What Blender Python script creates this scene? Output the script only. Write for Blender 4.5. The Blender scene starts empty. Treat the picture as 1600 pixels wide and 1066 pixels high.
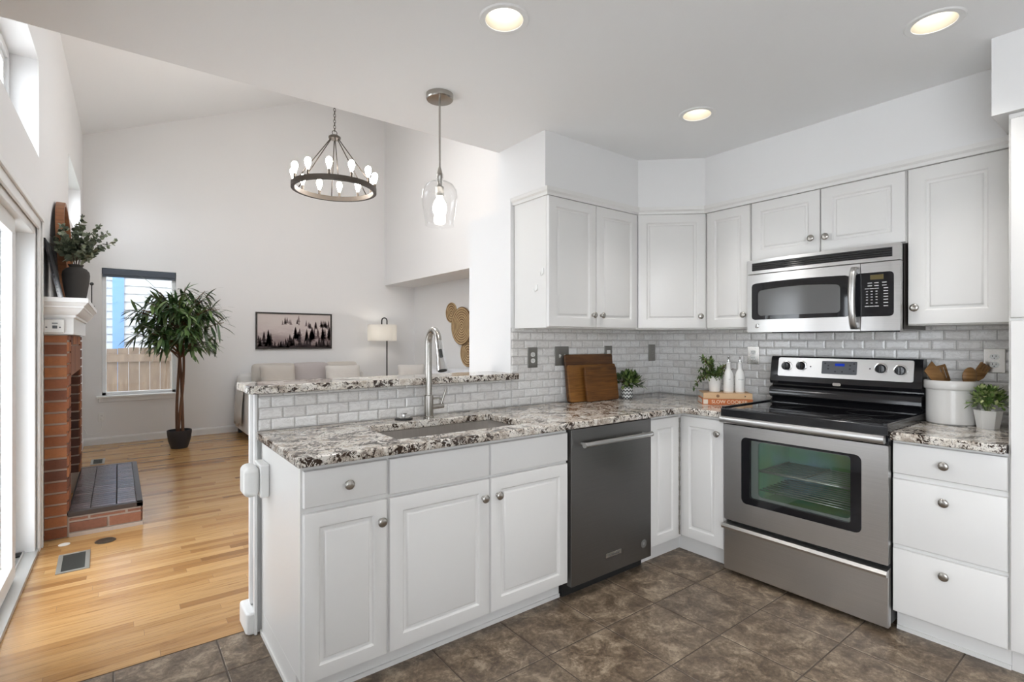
import bpy, bmesh, math, random
from mathutils import Vector, Matrix
random.seed(7)
PI = math.pi
S = bpy.context.scene
COL = S.collection

# ---------------------------------------------------------------- camera
H = 1.32
cd = bpy.data.cameras.new('camera'); cam = bpy.data.objects.new('camera', cd); COL.objects.link(cam)
cd.sensor_width = 36.0; cd.lens = 805.0 / 1600 * 36.0
cd.shift_y = -0.0003
cd.clip_start = 0.02
cam.location = (0, 0, H)
cam.rotation_euler = (PI / 2, 0, -math.radians(37.4014))
S.camera = cam
# ---------------------------------------------------------------- world, exposure, daylight
S.view_settings.view_transform = 'Standard'; S.view_settings.look = 'None'
S.view_settings.gamma = 1; S.view_settings.use_curve_mapping = False
S.view_settings.exposure = 0.97
def vault(x): return 3.90 + 0.434 * (x + 0.352)     # underside of the sloped living-room ceiling
SKY = 4.0        # brightness of the overcast sky outside
CAN = 17.5       # watts of each recessed flood lamp
W = bpy.data.worlds.new('overcast_sky'); S.world = W; W.use_nodes = True
nt = W.node_tree; nt.nodes.clear()
bg = nt.nodes.new('ShaderNodeBackground'); ow = nt.nodes.new('ShaderNodeOutputWorld')
bg.inputs[0].default_value = (0.91, 0.965, 1.03, 1); bg.inputs[1].default_value = SKY
nt.links.new(bg.outputs[0], ow.inputs[0])

def portal(name, loc, rot, sx, sy):
    l = bpy.data.lights.new(name, 'AREA'); l.shape = 'RECTANGLE'; l.size = sx; l.size_y = sy
    l.cycles.is_portal = True
    o = bpy.data.objects.new(name, l); o.location = loc; o.rotation_euler = rot; COL.objects.link(o)
RX = (0, -PI / 2, 0)     # faces +x
portal('daylight_sliding_door', (-0.60, 3.65, 1.03), RX, 2.06, 1.5)
portal('daylight_transom', (-0.60, 3.65, 2.79), RX, 0.6, 1.5)
portal('daylight_high_window', (-0.55, 7.25, 2.8), RX, 0.6, 1.5)
portal('daylight_added_nook_window', (-0.67, 1.85, 1.17), RX, 1.45, .5)  # for an unseen window added to light the kitchen
portal('daylight_added_skylight', (1.1, 4.45, vault(1.1) + .3), (0, -math.atan(.434), 0), 1.7, 2.2)  # for the unseen skylight added over the living room
portal('daylight_added_rear_window', (-0.72, -1.4, 1.35), RX, 1.9, 2.9)  # for a second unseen window, added as kitchen fill
portal('daylight_living_window', (0.23, 8.60, 1.43), (-PI / 2, 0, 0), 0.8, 1.64)

# ---------------------------------------------------------------- materials
def newmat(name):
    m = bpy.data.materials.new(name); m.use_nodes = True
    n = m.node_tree; b = n.nodes['Principled BSDF']
    return m, n, b
def M(name, col, rough=0.5, metal=0.0, **kw):
    m, n, b = newmat(name)
    b.inputs['Base Color'].default_value = (*col, 1); b.inputs['Roughness'].default_value = rough
    b.inputs['Metallic'].default_value = metal
    for k, v in kw.items():
        b.inputs[k.replace('_', ' ')].default_value = v
    return m
def nd(n, t, **kw):
    x = n.nodes.new('ShaderNode' + t)
    for k, v in kw.items():
        if k in x.inputs.keys(): x.inputs[k].default_value = v
        else: setattr(x, k, v)
    return x
def ramp(n, fac, stops, interp='LINEAR'):
    r = n.nodes.new('ShaderNodeValToRGB'); r.color_ramp.interpolation = interp
    e = r.color_ramp.elements
    while len(e) > 1: e.remove(e[-1])
    e[0].position = stops[0][0]; e[0].color = (*stops[0][1], 1)
    for p, c in stops[1:]:
        q = e.new(p); q.color = (*c, 1)
    n.links.new(fac, r.inputs[0]); return r.outputs[0]
def mixc(n, fac, a, b, mode='MIX'):
    x = n.nodes.new('ShaderNodeMix'); x.data_type = 'RGBA'; x.blend_type = mode
    for s, v in ((x.inputs[0], fac), (x.inputs[6], a), (x.inputs[7], b)):
        if isinstance(v, (int, float)): s.default_value = v
        elif isinstance(v, tuple): s.default_value = (*v, 1)
        else: n.links.new(v, s)
    return x.outputs[2]
def coords(n, scale=(1, 1, 1), kind='Object'):
    t = n.nodes.new('ShaderNodeTexCoord'); mp = n.nodes.new('ShaderNodeMapping')
    mp.inputs['Scale'].default_value = scale
    n.links.new(t.outputs[kind], mp.inputs[0]); return mp.outputs[0]
def noise(n, vec, scale, detail=4, rough=0.55, dist=0.0):
    x = nd(n, 'TexNoise', Scale=scale, Detail=detail, Roughness=rough, Distortion=dist)
    n.links.new(vec, x.inputs['Vector']); return x.outputs['Fac']
def bump(n, b, h, strength, dist=0.002):
    x = nd(n, 'Bump', Strength=strength, Distance=dist); n.links.new(h, x.inputs['Height'])
    n.links.new(x.outputs[0], b.inputs['Normal'])
def island(n):
    return n.nodes.new('ShaderNodeNewGeometry').outputs['Random Per Island']

def paint(name, col, rough=0.6, bs=0.06, sc=220):
    m, n, b = newmat(name); b.inputs['Base Color'].default_value = (*col, 1); b.inputs['Roughness'].default_value = rough
    bump(n, b, noise(n, coords(n), sc, 2), bs, 0.001); return m
WALL = paint('wall_paint', (0.82, 0.815, 0.81), 0.75)
CEIL = paint('ceiling_paint', (0.885, 0.888, 0.89), 0.8, 0.2, 90)
TRIM = M('white_trim_paint', (0.83, 0.83, 0.82), 0.35)
CAB = paint('cabinet_paint', (0.785, 0.773, 0.752), 0.33, 0.02, 60)
VINYL = M('white_vinyl', (0.85, 0.86, 0.86), 0.3)
WHITEP = M('white_plastic', (0.84, 0.84, 0.82), 0.3)
CERAM = M('white_ceramic', (0.83, 0.82, 0.79), 0.18)
def steel(name, col, rough, vec):
    m, n, b = newmat(name); b.inputs['Metallic'].default_value = 1
    f = noise(n, coords(n, vec), 1.0, 3)
    n.links.new(mixc(n, f, tuple(c * 0.86 for c in col), tuple(min(1, c * 1.12) for c in col)), b.inputs['Base Color'])
    b.inputs['Roughness'].default_value = rough
    bump(n, b, f, 0.05, 0.0005); return m
STEEL = steel('brushed_stainless', (0.62, 0.61, 0.60), 0.3, (2, 2, 500))
STEELD = steel('dark_brushed_stainless', (0.19, 0.185, 0.18), 0.36, (3, 3, 600))  # base colour darkened to carry the dark room the dishwasher reflects
SINKM = steel('sink_steel', (0.56, 0.53, 0.50), 0.4, (300, 4, 4))
NICK = M('satin_nickel', (0.45, 0.43, 0.40), 0.27, 1.0)
CHROME = M('polished_chrome', (0.75, 0.75, 0.75), 0.1, 1.0)
PEWT = M('pewter_plate', (0.30, 0.29, 0.27), 0.38, 0.8)
BLKG = M('black_gloss_enamel', (0.012, 0.012, 0.014), 0.12)
BLKGL = M('black_glass', (0.010, 0.010, 0.012), 0.05)
BLKM = M('black_matte', (0.018, 0.018, 0.018), 0.5)
BLKMETAL = M('black_metal', (0.02, 0.02, 0.022), 0.4, 0.3)
BRONZE = M('dark_bronze', (0.075, 0.062, 0.05), 0.42, 0.7)
GREYPL = M('grey_plastic', (0.10, 0.105, 0.115), 0.35)

def glassmat(name, tint=(1, 1, 1), ior=1.45, base=0.0):
    m = bpy.data.materials.new(name); m.use_nodes = True; n = m.node_tree; n.nodes.clear()
    o = n.nodes.new('ShaderNodeOutputMaterial'); mx = n.nodes.new('ShaderNodeMixShader')
    t = n.nodes.new('ShaderNodeBsdfTransparent'); t.inputs[0].default_value = (*tint, 1)
    g = n.nodes.new('ShaderNodeBsdfGlossy'); g.inputs['Roughness'].default_value = 0.02
    lw = nd(n, 'LayerWeight', Blend=0.5)
    pw = nd(n, 'Math', operation='POWER'); n.links.new(lw.outputs['Facing'], pw.inputs[0]); pw.inputs[1].default_value = 4.0
    f = nd(n, 'Math', operation='MULTIPLY_ADD'); n.links.new(pw.outputs[0], f.inputs[0]); f.inputs[1].default_value = 0.85; f.inputs[2].default_value = 0.035 + base
    fo = f.outputs[0]
    n.links.new(fo, mx.inputs[0]); n.links.new(t.outputs[0], mx.inputs[1]); n.links.new(g.outputs[0], mx.inputs[2])
    n.links.new(mx.outputs[0], o.inputs[0]); return m
GLASS = glassmat('window_glass')
SHADEGL = glassmat('clear_lamp_glass', (0.97, 0.97, 0.97), 1.5, 0.03)
OVENGL = glassmat('oven_window_glass', (0.93, 0.97, 0.94), 1.5, 0.03)
def emit(name, col, s):
    m = bpy.data.materials.new(name); m.use_nodes = True; n = m.node_tree; n.nodes.clear()
    o = n.nodes.new('ShaderNodeOutputMaterial'); e = nd(n, 'Emission', Strength=s); e.inputs[0].default_value = (*col, 1)
    n.links.new(e.outputs[0], o.inputs[0]); return m
CANLAMP = emit('lit_can_lamp', (1, 0.97, 0.92), 6.0)
BULB = emit('lit_edison_bulb', (1, 0.94, 0.88), 33.0)
PBULB = emit('lit_pendant_bulb', (1, 0.95, 0.88), 20.0)
LSHADE_E = emit('lit_floor_lamp_bulb', (1, 0.92, 0.82), 22.0)

def granite():
    m, n, b = newmat('speckled_granite')
    v = coords(n)
    n1 = noise(n, v, 13, 7, 0.68, 0.8)
    base = ramp(n, n1, [(0.32, (0.27, 0.225, 0.185)), (0.42, (0.50, 0.43, 0.36)), (0.50, (0.70, 0.65, 0.58)), (0.66, (0.82, 0.79, 0.74))])
    n2 = noise(n, v, 48, 5, 0.66, 1.6)
    grey = ramp(n, n2, [(0.38, (1, 1, 1)), (0.45, (0, 0, 0))])
    c = mixc(n, grey, base, (0.22, 0.185, 0.16))
    # dark mineral clots gathered in drifts
    n3 = noise(n, v, 36, 5, 0.68, 1.8); n4 = noise(n, v, 7, 4, 0.6, 1.2)
    s = nd(n, 'Math', operation='MULTIPLY_ADD'); n.links.new(n4, s.inputs[0]); s.inputs[1].default_value = 0.75; n.links.new(n3, s.inputs[2])
    mr = nd(n, 'MapRange'); n.links.new(s.outputs[0], mr.inputs[0])
    mr.inputs[1].default_value = 0.915; mr.inputs[2].default_value = 0.94
    n5 = noise(n, v, 110, 3)
    dk = mixc(n, n5, (0.010, 0.007, 0.006), (0.075, 0.045, 0.03))
    c = mixc(n, mr.outputs[0], c, dk)
    n6 = noise(n, v, 160, 2)
    c = mixc(n, ramp(n, n6, [(0.33, (0.8, 0.8, 0.8)), (0.40, (0, 0, 0))]), c, (0.09, 0.075, 0.065))
    n.links.new(c, b.inputs['Base Color']); b.inputs['Roughness'].default_value = 0.1
    return m
GRAN = granite()
def marble():
    m, n, b = newmat('marble_subway_tile')
    r = island(n)
    c0 = ramp(n, r, [(0.0, (0.79, 0.77, 0.745)), (0.5, (0.85, 0.835, 0.815)), (1.0, (0.91, 0.905, 0.89))])
    f = noise(n, coords(n, (6, 6, 14)), 2.2, 5, 0.6, 1.4)
    vein = ramp(n, f, [(0.44, (1, 1, 1)), (0.50, (0.84, 0.83, 0.82)), (0.55, (1, 1, 1))])
    n.links.new(mixc(n, 0.8, c0, vein, 'MULTIPLY'), b.inputs['Base Color']); b.inputs['Roughness'].default_value = 0.2
    return m
MARB = marble()
GROUT = M('grey_grout', (0.56, 0.545, 0.53), 0.85)
def floortile():
    m, n, b = newmat('brown_slate_look_tile')
    r = island(n)
    v = coords(n)
    f = noise(n, v, 11, 8, 0.74, 0.6); g = noise(n, v, 55, 6, 0.75)
    a = nd(n, 'Math', operation='MULTIPLY_ADD'); n.links.new(g, a.inputs[0]); a.inputs[1].default_value = 0.5; n.links.new(f, a.inputs[2])
    c = ramp(n, a.outputs[0], [(0.53, (0.055, 0.036, 0.023)), (0.68, (0.108, 0.077, 0.052)), (0.79, (0.185, 0.140, 0.098)), (0.91, (0.33, 0.265, 0.195))])
    c = mixc(n, 1.0, c, ramp(n, r, [(0, (0.88, 0.86, 0.84)), (1, (1.1, 1.08, 1.05))]), 'MULTIPLY')
    n.links.new(c, b.inputs['Base Color']); b.inputs['Roughness'].default_value = 0.38
    bump(n, b, a.outputs[0], 0.15, 0.003); return m
FTILE = floortile()
FGROUT = M('dark_floor_grout', (0.085, 0.066, 0.05), 0.9)
def oak():
    m, n, b = newmat('honey_oak_planks')
    r = island(n)
    c = ramp(n, r, [(0.0, (0.25, 0.12, 0.04)), (0.14, (0.36, 0.19, 0.07)), (0.5, (0.46, 0.265, 0.107)), (0.85, (0.52, 0.315, 0.135)), (1.0, (0.44, 0.24, 0.09))])
    sx = n.nodes.new('ShaderNodeCombineXYZ'); ml = nd(n, 'Math', operation='MULTIPLY'); n.links.new(r, ml.inputs[0]); ml.inputs[1].default_value = 37.0
    n.links.new(ml.outputs[0], sx.inputs[2])
    va = nd(n, 'VectorMath', operation='ADD'); n.links.new(coords(n, (2.2, 42, 1)), va.inputs[0]); n.links.new(sx.outputs[0], va.inputs[1])
    g = noise(n, va.outputs[0], 1.6, 6, 0.68, 1.0)
    c = mixc(n, 0.85, c, ramp(n, g, [(0.30, (0.50, 0.42, 0.34)), (0.46, (0.95, 0.93, 0.9)), (0.62, (1.08, 1.07, 1.05))]), 'MULTIPLY')
    n.links.new(c, b.inputs['Base Color']); b.inputs['Roughness'].default_value = 0.22
    return m
OAK = oak()
OAKGAP = M('plank_gap', (0.14, 0.075, 0.03), 0.8)
def brickm(name, stops):
    m, n, b = newmat(name)
    c = ramp(n, island(n), stops); f = noise(n, coords(n), 60, 4, 0.6)
    c = mixc(n, 0.5, c, ramp(n, f, [(0.3, (0.72, 0.7, 0.7)), (0.7, (1.15, 1.15, 1.15))]), 'MULTIPLY')
    n.links.new(c, b.inputs['Base Color']); b.inputs['Roughness'].default_value = 0.7
    bump(n, b, f, 0.4, 0.003); return m
BRICK = brickm('red_brick', [(0, (0.12, 0.04, 0.022)), (0.35, (0.22, 0.07, 0.028)), (0.7, (0.33, 0.115, 0.04)), (1, (0.38, 0.15, 0.055))])
BRICKD = brickm('dark_hearth_brick', [(0, (0.07, 0.05, 0.05)), (1, (0.13, 0.095, 0.09))])
MORT = M('brick_mortar', (0.47, 0.38, 0.31), 0.9)
MORTD = M('dark_mortar', (0.03, 0.024, 0.022), 0.9)
def wood(name, c1, c2, vec=(3, 3, 40), rough=0.45):
    m, n, b = newmat(name)
    f = noise(n, coords(n, vec), 1.5, 5, 0.6, 0.8)
    n.links.new(ramp(n, f, [(0.3, c1), (0.7, c2)]), b.inputs['Base Color']); b.inputs['Roughness'].default_value = rough
    return m
BOARD1 = wood('walnut_board', (0.065, 0.024, 0.008), (0.17, 0.07, 0.022))
BOARD2 = wood('acacia_board', (0.15, 0.055, 0.012), (0.33, 0.145, 0.032))
BOARD3 = wood('dark_acacia_board', (0.07, 0.026, 0.007), (0.22, 0.088, 0.020))
SPOONW = wood('utensil_wood', (0.16, 0.075, 0.022), (0.36, 0.19, 0.07))
MIRW = wood('mirror_wood', (0.17, 0.06, 0.018), (0.31, 0.12, 0.04))
FENCEW = wood('weathered_fence_wood', (0.115, 0.078, 0.05), (0.20, 0.145, 0.10), (9, 9, 1.5), 0.8)
TRUNKW = wood('trunk_bark', (0.07, 0.03, 0.016), (0.20, 0.095, 0.05), (30, 30, 2), 0.7)
def leafm(name, stops, rough=0.4):
    m, n, b = newmat(name)
    n.links.new(ramp(n, island(n), stops), b.inputs['Base Color']); b.inputs['Roughness'].default_value = rough; return m
LEAFT = leafm('tree_leaf', [(0, (0.022, 0.055, 0.018)), (0.5, (0.055, 0.115, 0.032)), (0.8, (0.12, 0.19, 0.05)), (1, (0.22, 0.32, 0.15))], 0.32)
LEAFE = leafm('eucalyptus_leaf', [(0, (0.05, 0.068, 0.042)), (0.6, (0.16, 0.19, 0.12)), (1, (0.30, 0.33, 0.22))], 0.55)
LEAFB = leafm('boxwood_leaf', [(0, (0.02, 0.05, 0.013)), (0.6, (0.08, 0.14, 0.032)), (1, (0.26, 0.33, 0.11))], 0.4)
LEAFG = leafm('light_green_leaf', [(0, (0.06, 0.12, 0.03)), (0.5, (0.18, 0.29, 0.07)), (1, (0.60, 0.64, 0.32))], 0.45)
def cloth(name, col, sc=240):
    m, n, b = newmat(name); f = noise(n, coords(n), sc, 3)
    n.links.new(mixc(n, f, tuple(c * 0.88 for c in col), tuple(min(1, c * 1.08) for c in col)), b.inputs['Base Color'])
    b.inputs['Roughness'].default_value = 0.95; bump(n, b, f, 0.3, 0.002); return m
SOFAF = cloth('pale_sofa_linen', (0.74, 0.73, 0.71))
PILG = cloth('warm_grey_cushion', (0.58, 0.54, 0.49))
PILM = cloth('mauve_grey_cushion', (0.50, 0.455, 0.445))
PILW = cloth('off_white_pillow', (0.70, 0.67, 0.63))
PILB = cloth('cool_white_pillow', (0.70, 0.71, 0.73))
THROW = cloth('oatmeal_throw', (0.60, 0.57, 0.53), 120)
m, n, b = newmat('white_lamp_shade'); SHADEF = m
b.inputs['Base Color'].default_value = (.86, .85, .82, 1); b.inputs['Roughness'].default_value = .9
tl_ = n.nodes.new('ShaderNodeBsdfTranslucent'); tl_.inputs[0].default_value = (.9, .88, .84, 1); mx_ = n.nodes.new('ShaderNodeMixShader'); mx_.inputs[0].default_value = .5
n.links.new(b.outputs[0], mx_.inputs[1]); n.links.new(tl_.outputs[0], mx_.inputs[2]); n.links.new(mx_.outputs[0], n.nodes['Material Output'].inputs[0])
DARKP = M('charcoal_pot', (0.022, 0.022, 0.026), 0.5)
SOIL = M('soil', (0.03, 0.02, 0.014), 0.95)

# ---------------------------------------------------------------- mesh helpers
class MB:
    def __init__(s): s.v = []; s.f = []
    def add(s, vs, fs):
        o = len(s.v); s.v += [tuple(p) for p in vs]; s.f += [tuple(i + o for i in f) for f in fs]; return s
    def box(s, x0, x1, y0, y1, z0, z1):
        return s.add([(x0, y0, z0), (x1, y0, z0), (x1, y1, z0), (x0, y1, z0), (x0, y0, z1), (x1, y0, z1), (x1, y1, z1), (x0, y1, z1)],
                     [(0, 3, 2, 1), (4, 5, 6, 7), (0, 1, 5, 4), (1, 2, 6, 5), (2, 3, 7, 6), (3, 0, 4, 7)])
    def prism(s, poly, z0, z1):
        n = len(poly)
        a = sum(poly[i][0] * poly[(i + 1) % n][1] - poly[(i + 1) % n][0] * poly[i][1] for i in range(n))
        if a < 0: poly = poly[::-1]
        return s.add([(x, y, z0) for x, y in poly] + [(x, y, z1) for x, y in poly],
                     [tuple(range(n))[::-1], tuple(range(n, 2 * n))] + [(i, (i + 1) % n, n + (i + 1) % n, n + i) for i in range(n)])
    def lathe(s, prof, c=(0, 0, 0), seg=28, axis='z', caps=True):
        vs = []; fs = []; n = len(prof)
        for r, h in prof:
            for k in range(seg):
                a = 2 * PI * k / seg; p = (r * math.cos(a), r * math.sin(a), h)
                if axis == '-y': p = (p[0], -p[2], p[1])
                if axis == 'x': p = (p[2], p[0], p[1])
                vs.append((p[0] + c[0], p[1] + c[1], p[2] + c[2]))
        for i in range(n - 1):
            for k in range(seg):
                k2 = (k + 1) % seg; fs.append((i * seg + k, i * seg + k2, (i + 1) * seg + k2, (i + 1) * seg + k))
        if caps:
            if prof[0][0] > 1e-6: fs.append(tuple(range(seg))[::-1])
            if prof[-1][0] > 1e-6: fs.append(tuple((n - 1) * seg + k for k in range(seg)))
        return s.add(vs, fs)
    def tube(s, path, r, seg=10, closed=False):
        P = [Vector(p) for p in path]; n = len(P); vs = []; fs = []
        R = r if isinstance(r, (list, tuple)) else [r] * n
        ref = None
        for i in range(n):
            t = (P[(i + 1) % n] - P[i - 1]) if (closed or 0 < i < n - 1) else (P[1] - P[0] if i == 0 else P[-1] - P[-2])
            t.normalize()
            if ref is None:
                ref = Vector((0, 0, 1)) if abs(t.z) < 0.9 else Vector((1, 0, 0))
            a = (ref - t * ref.dot(t)).normalized(); b = t.cross(a); ref = a
            for k in range(seg):
                w = 2 * PI * k / seg; vs.append(P[i] + (a * math.cos(w) + b * math.sin(w)) * R[i])
        for i in range(n if closed else n - 1):
            j = (i + 1) % n
            for k in range(seg):
                k2 = (k + 1) % seg; fs.append((i * seg + k, i * seg + k2, j * seg + k2, j * seg + k))
        if not closed: fs += [tuple(range(seg))[::-1], tuple((n - 1) * seg + k for k in range(seg))]
        return s.add(vs, fs)
    def ball(s, c, r, seg=16, rings=10):
        rr = r if isinstance(r, (tuple, list)) else (r, r, r)
        o = len(s.v)
        s.lathe([(max(1e-7, math.sin(PI * i / rings)), -math.cos(PI * i / rings)) for i in range(rings + 1)], seg=seg, caps=False)
        for i in range(o, len(s.v)): s.v[i] = tuple(c[j] + s.v[i][j] * rr[j] for j in range(3))
        return s
    def xf(s, fn, start=0):
        for i in range(start, len(s.v)): s.v[i] = tuple(fn(*s.v[i]))
        return s
    def obj(s, name, mat, parent=None, smooth=False, bevel=0.0, world=False, seg=2, subsurf=0):
        me = bpy.data.meshes.new(name)
        vs = s.v
        if world and parent is not None:
            inv = MAT[parent.name].inverted(); vs = [inv @ Vector(p) for p in vs]
        me.from_pydata(vs, [], s.f)
        bm = bmesh.new(); bm.from_mesh(me); bmesh.ops.recalc_face_normals(bm, faces=bm.faces); bm.to_mesh(me); bm.free()
        me.materials.append(mat)
        o = bpy.data.objects.new(name, me); COL.objects.link(o)
        if parent is not None: o.parent = parent
        if smooth:
            me.shade_smooth()
            if smooth == 'auto': me.set_sharp_from_angle(angle=math.radians(38))
        if bevel:
            b = o.modifiers.new('bevel', 'BEVEL'); b.width = bevel; b.segments = seg; b.limit_method = 'ANGLE'; b.angle_limit = math.radians(40)
            me.shade_smooth(); me.set_sharp_from_angle(angle=math.radians(50))
            b.harden_normals = True
        if subsurf:
            q = o.modifiers.new('subsurf', 'SUBSURF'); q.levels = subsurf; q.render_levels = subsurf
        return o
MAT = {}
def tag(o, label, cat, group=None):
    o['label'] = label; o['category'] = cat
    if group: o['group'] = group
    return o
def thing(name, label, cat, loc=(0, 0, 0), rz=0.0, group=None):
    o = bpy.data.objects.new(name, None); o.empty_display_size = 0.05
    o.location = loc; o.rotation_euler = (0, 0, rz); COL.objects.link(o)
    MAT[o.name] = Matrix.Translation(loc) @ Matrix.Rotation(rz, 4, 'Z')
    return tag(o, label, cat, group)
def struct(o): o['kind'] = 'structure'; return o
def grid_solid(us, vs, hole, w0, w1, mp):
    """plate over the cells us x vs (hole(u,v) true where empty), from w0 to w1; mp(u,v,w)->xyz"""
    mb = MB(); nu, nv = len(us) - 1, len(vs) - 1
    full = [[not hole((us[i] + us[i + 1]) / 2, (vs[j] + vs[j + 1]) / 2) for j in range(nv)] for i in range(nu)]
    idx = {}
    def vid(i, j, k):
        if (i, j, k) not in idx: idx[(i, j, k)] = len(mb.v); mb.v.append(tuple(mp(us[i], vs[j], (w0, w1)[k])))
        return idx[(i, j, k)]
    F = lambda i, j: 0 <= i < nu and 0 <= j < nv and full[i][j]
    for i in range(nu):
        for j in range(nv):
            if not full[i][j]: continue
            mb.f.append((vid(i, j, 0), vid(i, j + 1, 0), vid(i + 1, j + 1, 0), vid(i + 1, j, 0)))
            mb.f.append((vid(i, j, 1), vid(i + 1, j, 1), vid(i + 1, j + 1, 1), vid(i, j + 1, 1)))
            if not F(i - 1, j): mb.f.append((vid(i, j, 0), vid(i, j, 1), vid(i, j + 1, 1), vid(i, j + 1, 0)))
            if not F(i + 1, j): mb.f.append((vid(i + 1, j, 0), vid(i + 1, j + 1, 0), vid(i + 1, j + 1, 1), vid(i + 1, j, 1)))
            if not F(i, j - 1): mb.f.append((vid(i, j, 0), vid(i + 1, j, 0), vid(i + 1, j, 1), vid(i, j, 1)))
            if not F(i, j + 1): mb.f.append((vid(i, j + 1, 0), vid(i, j + 1, 1), vid(i + 1, j + 1, 1), vid(i + 1, j + 1, 0)))
    return mb
def wallpanel(us, zs, holes, w0, w1, axis):
    us = sorted(set(us + [h[k] for h in holes for k in (0, 1)])); zs = sorted(set(zs + [h[k] for h in holes for k in (2, 3)]))
    hf = lambda u, z: any(h[0] < u < h[1] and h[2] < z < h[3] for h in holes)
    mp = (lambda u, z, w: (w, u, z)) if axis == 'x' else (lambda u, z, w: (u, w, z))
    return grid_solid(us, zs, hf, w0, w1, mp)
def sweep(path, prof, closed=False):
    """profile (offset to the right of travel, z) swept along an xy polyline with mitres"""
    mb = MB(); n = len(path); P = [Vector(p) for p in path]; k = len(prof); vs = []
    for i in range(n):
        d0 = (P[i] - P[i - 1]).normalized() if (i > 0 or closed) else (P[1] - P[0]).normalized()
        d1 = (P[(i + 1) % n] - P[i]).normalized() if (i < n - 1 or closed) else d0
        n0 = Vector((d0.y, -d0.x)); n1 = Vector((d1.y, -d1.x)); m = (n0 + n1); m /= max(0.2, m.dot(n0))
        for o, z in prof: q = P[i] + m * o; vs.append((q.x, q.y, z))
    fs = []
    for i in range(n if closed else n - 1):
        j = (i + 1) % n
        for a in range(k): b = (a + 1) % k; fs.append((i * k + a, i * k + b, j * k + b, j * k + a))
    if not closed: fs += [tuple(range(k)), tuple((n - 1) * k + a for a in range(k))[::-1]]
    return mb.add(vs, fs)
def shear(x, y, z): return (x + 0.01237 * (y - 4.5), y, z)     # the left wall is a hair out of square
XL = -0.40
YF = 8.38; XR = 3.65; XN = 4.21; YB = 2.54; XS = 3.41; ZC = 2.52

# ---------------------------------------------------------------- the setting
# floors
mb = MB(); y = 2.602; rng = random.Random(3)
while y < YF:
    x = -0.62 - rng.random() * 0.9; pw = 0.0572
    while x < XN:
        L = 0.35 + rng.random() * 1.15
        a, b = max(x, -0.62), min(x + L, XN)
        if b - a > 0.01: mb.add([(a + .0006, y + .0006, 0), (b - .0006, y + .0006, 0), (b - .0006, min(y + pw, YF) - .0006, 0), (a + .0006, min(y + pw, YF) - .0006, 0)], [(0, 1, 2, 3)])
        x += L
    y += pw
struct(mb.obj('floor_wood', OAK))
struct(MB().box(-0.62, XN, 2.60, YF + .1, -0.12, -0.0012).obj('floor_wood_base', OAKGAP))
mb = MB()
for i in range(-4, 10):
    for j in range(-12, 5):
        x0, y0 = 0.345 + 0.36 * i, 0.918 + 0.3525 * j
        a, b, c, d = max(x0, -0.62) + .0025, min(x0 + .36, XS) - .0025, max(y0, -3.0) + .0025, min(y0 + .3525, 2.60) - .0025
        if b > a and d > c:
            mb.add([(a, c, -.002), (b, c, -.002), (b, d, -.002), (a, d, -.002), (a + .003, c + .003, 0), (b - .003, c + .003, 0), (b - .003, d - .003, 0), (a + .003, d - .003, 0)],
                   [(4, 5, 6, 7), (0, 1, 5, 4), (1, 2, 6, 5), (2, 3, 7, 6), (3, 0, 4, 7)])
struct(mb.obj('floor_tile', FTILE))
struct(MB().box(-0.62, XS, -3.0, 2.60, -0.12, -0.0018).obj('floor_tile_base', FGROUT))
# left wall with its openings
DOOR = (2.85, 4.36, -0.1, 2.03); TR_ = (2.95, 4.44, 2.487, 3.107); W2 = (6.47, 8.03, 2.50, 3.115); NOOK_ADDED = (1.6, 2.1, 0.45, 1.9); REAR_ADDED = (-2.85, 0.05, 0.4, 2.3)  # last two openings: unseen windows added to brighten the kitchen
mb = wallpanel([-3.1, YF + .15], [-0.1, 5.9], [DOOR, TR_, W2, NOOK_ADDED, REAR_ADDED], XL - 0.2, XL, 'x'); mb.xf(shear); struct(mb.obj('wall_left', WALL))
# far living-room wall with window
FW = (-0.165, 0.63, 0.61, 2.25)
struct(wallpanel([-0.7, XN + .15], [-0.1, 6.2], [FW], YF, YF + .15, 'y').obj('wall_back', WALL))
# right living-room wall: bulkhead over a niche
struct(MB().box(XR, XN + .15, 2.8, YF, 2.27, 6.2).obj('wall_right_bulkhead', WALL))
struct(MB().box(XN, XN + .15, 2.8, YF, -.1, 2.27).obj('wall_right', WALL))
# vaulted ceiling
SKL_ADDED = (0.5, 1.7, 3.4, 5.5)  # opening of the unseen skylight, added for more light
mb = grid_solid([-0.75, SKL_ADDED[0], SKL_ADDED[1], XN + .3], [2.56, SKL_ADDED[2], SKL_ADDED[3], YF + .85], lambda u, v: SKL_ADDED[0] < u < SKL_ADDED[1] and SKL_ADDED[2] < v < SKL_ADDED[3], 0, .18, lambda u, v, w: (u, v, vault(u) + w))  # overhang past the far wall is unseen, extended to shade the side yard
struct(mb.obj('ceiling_vault', CEIL))
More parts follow.
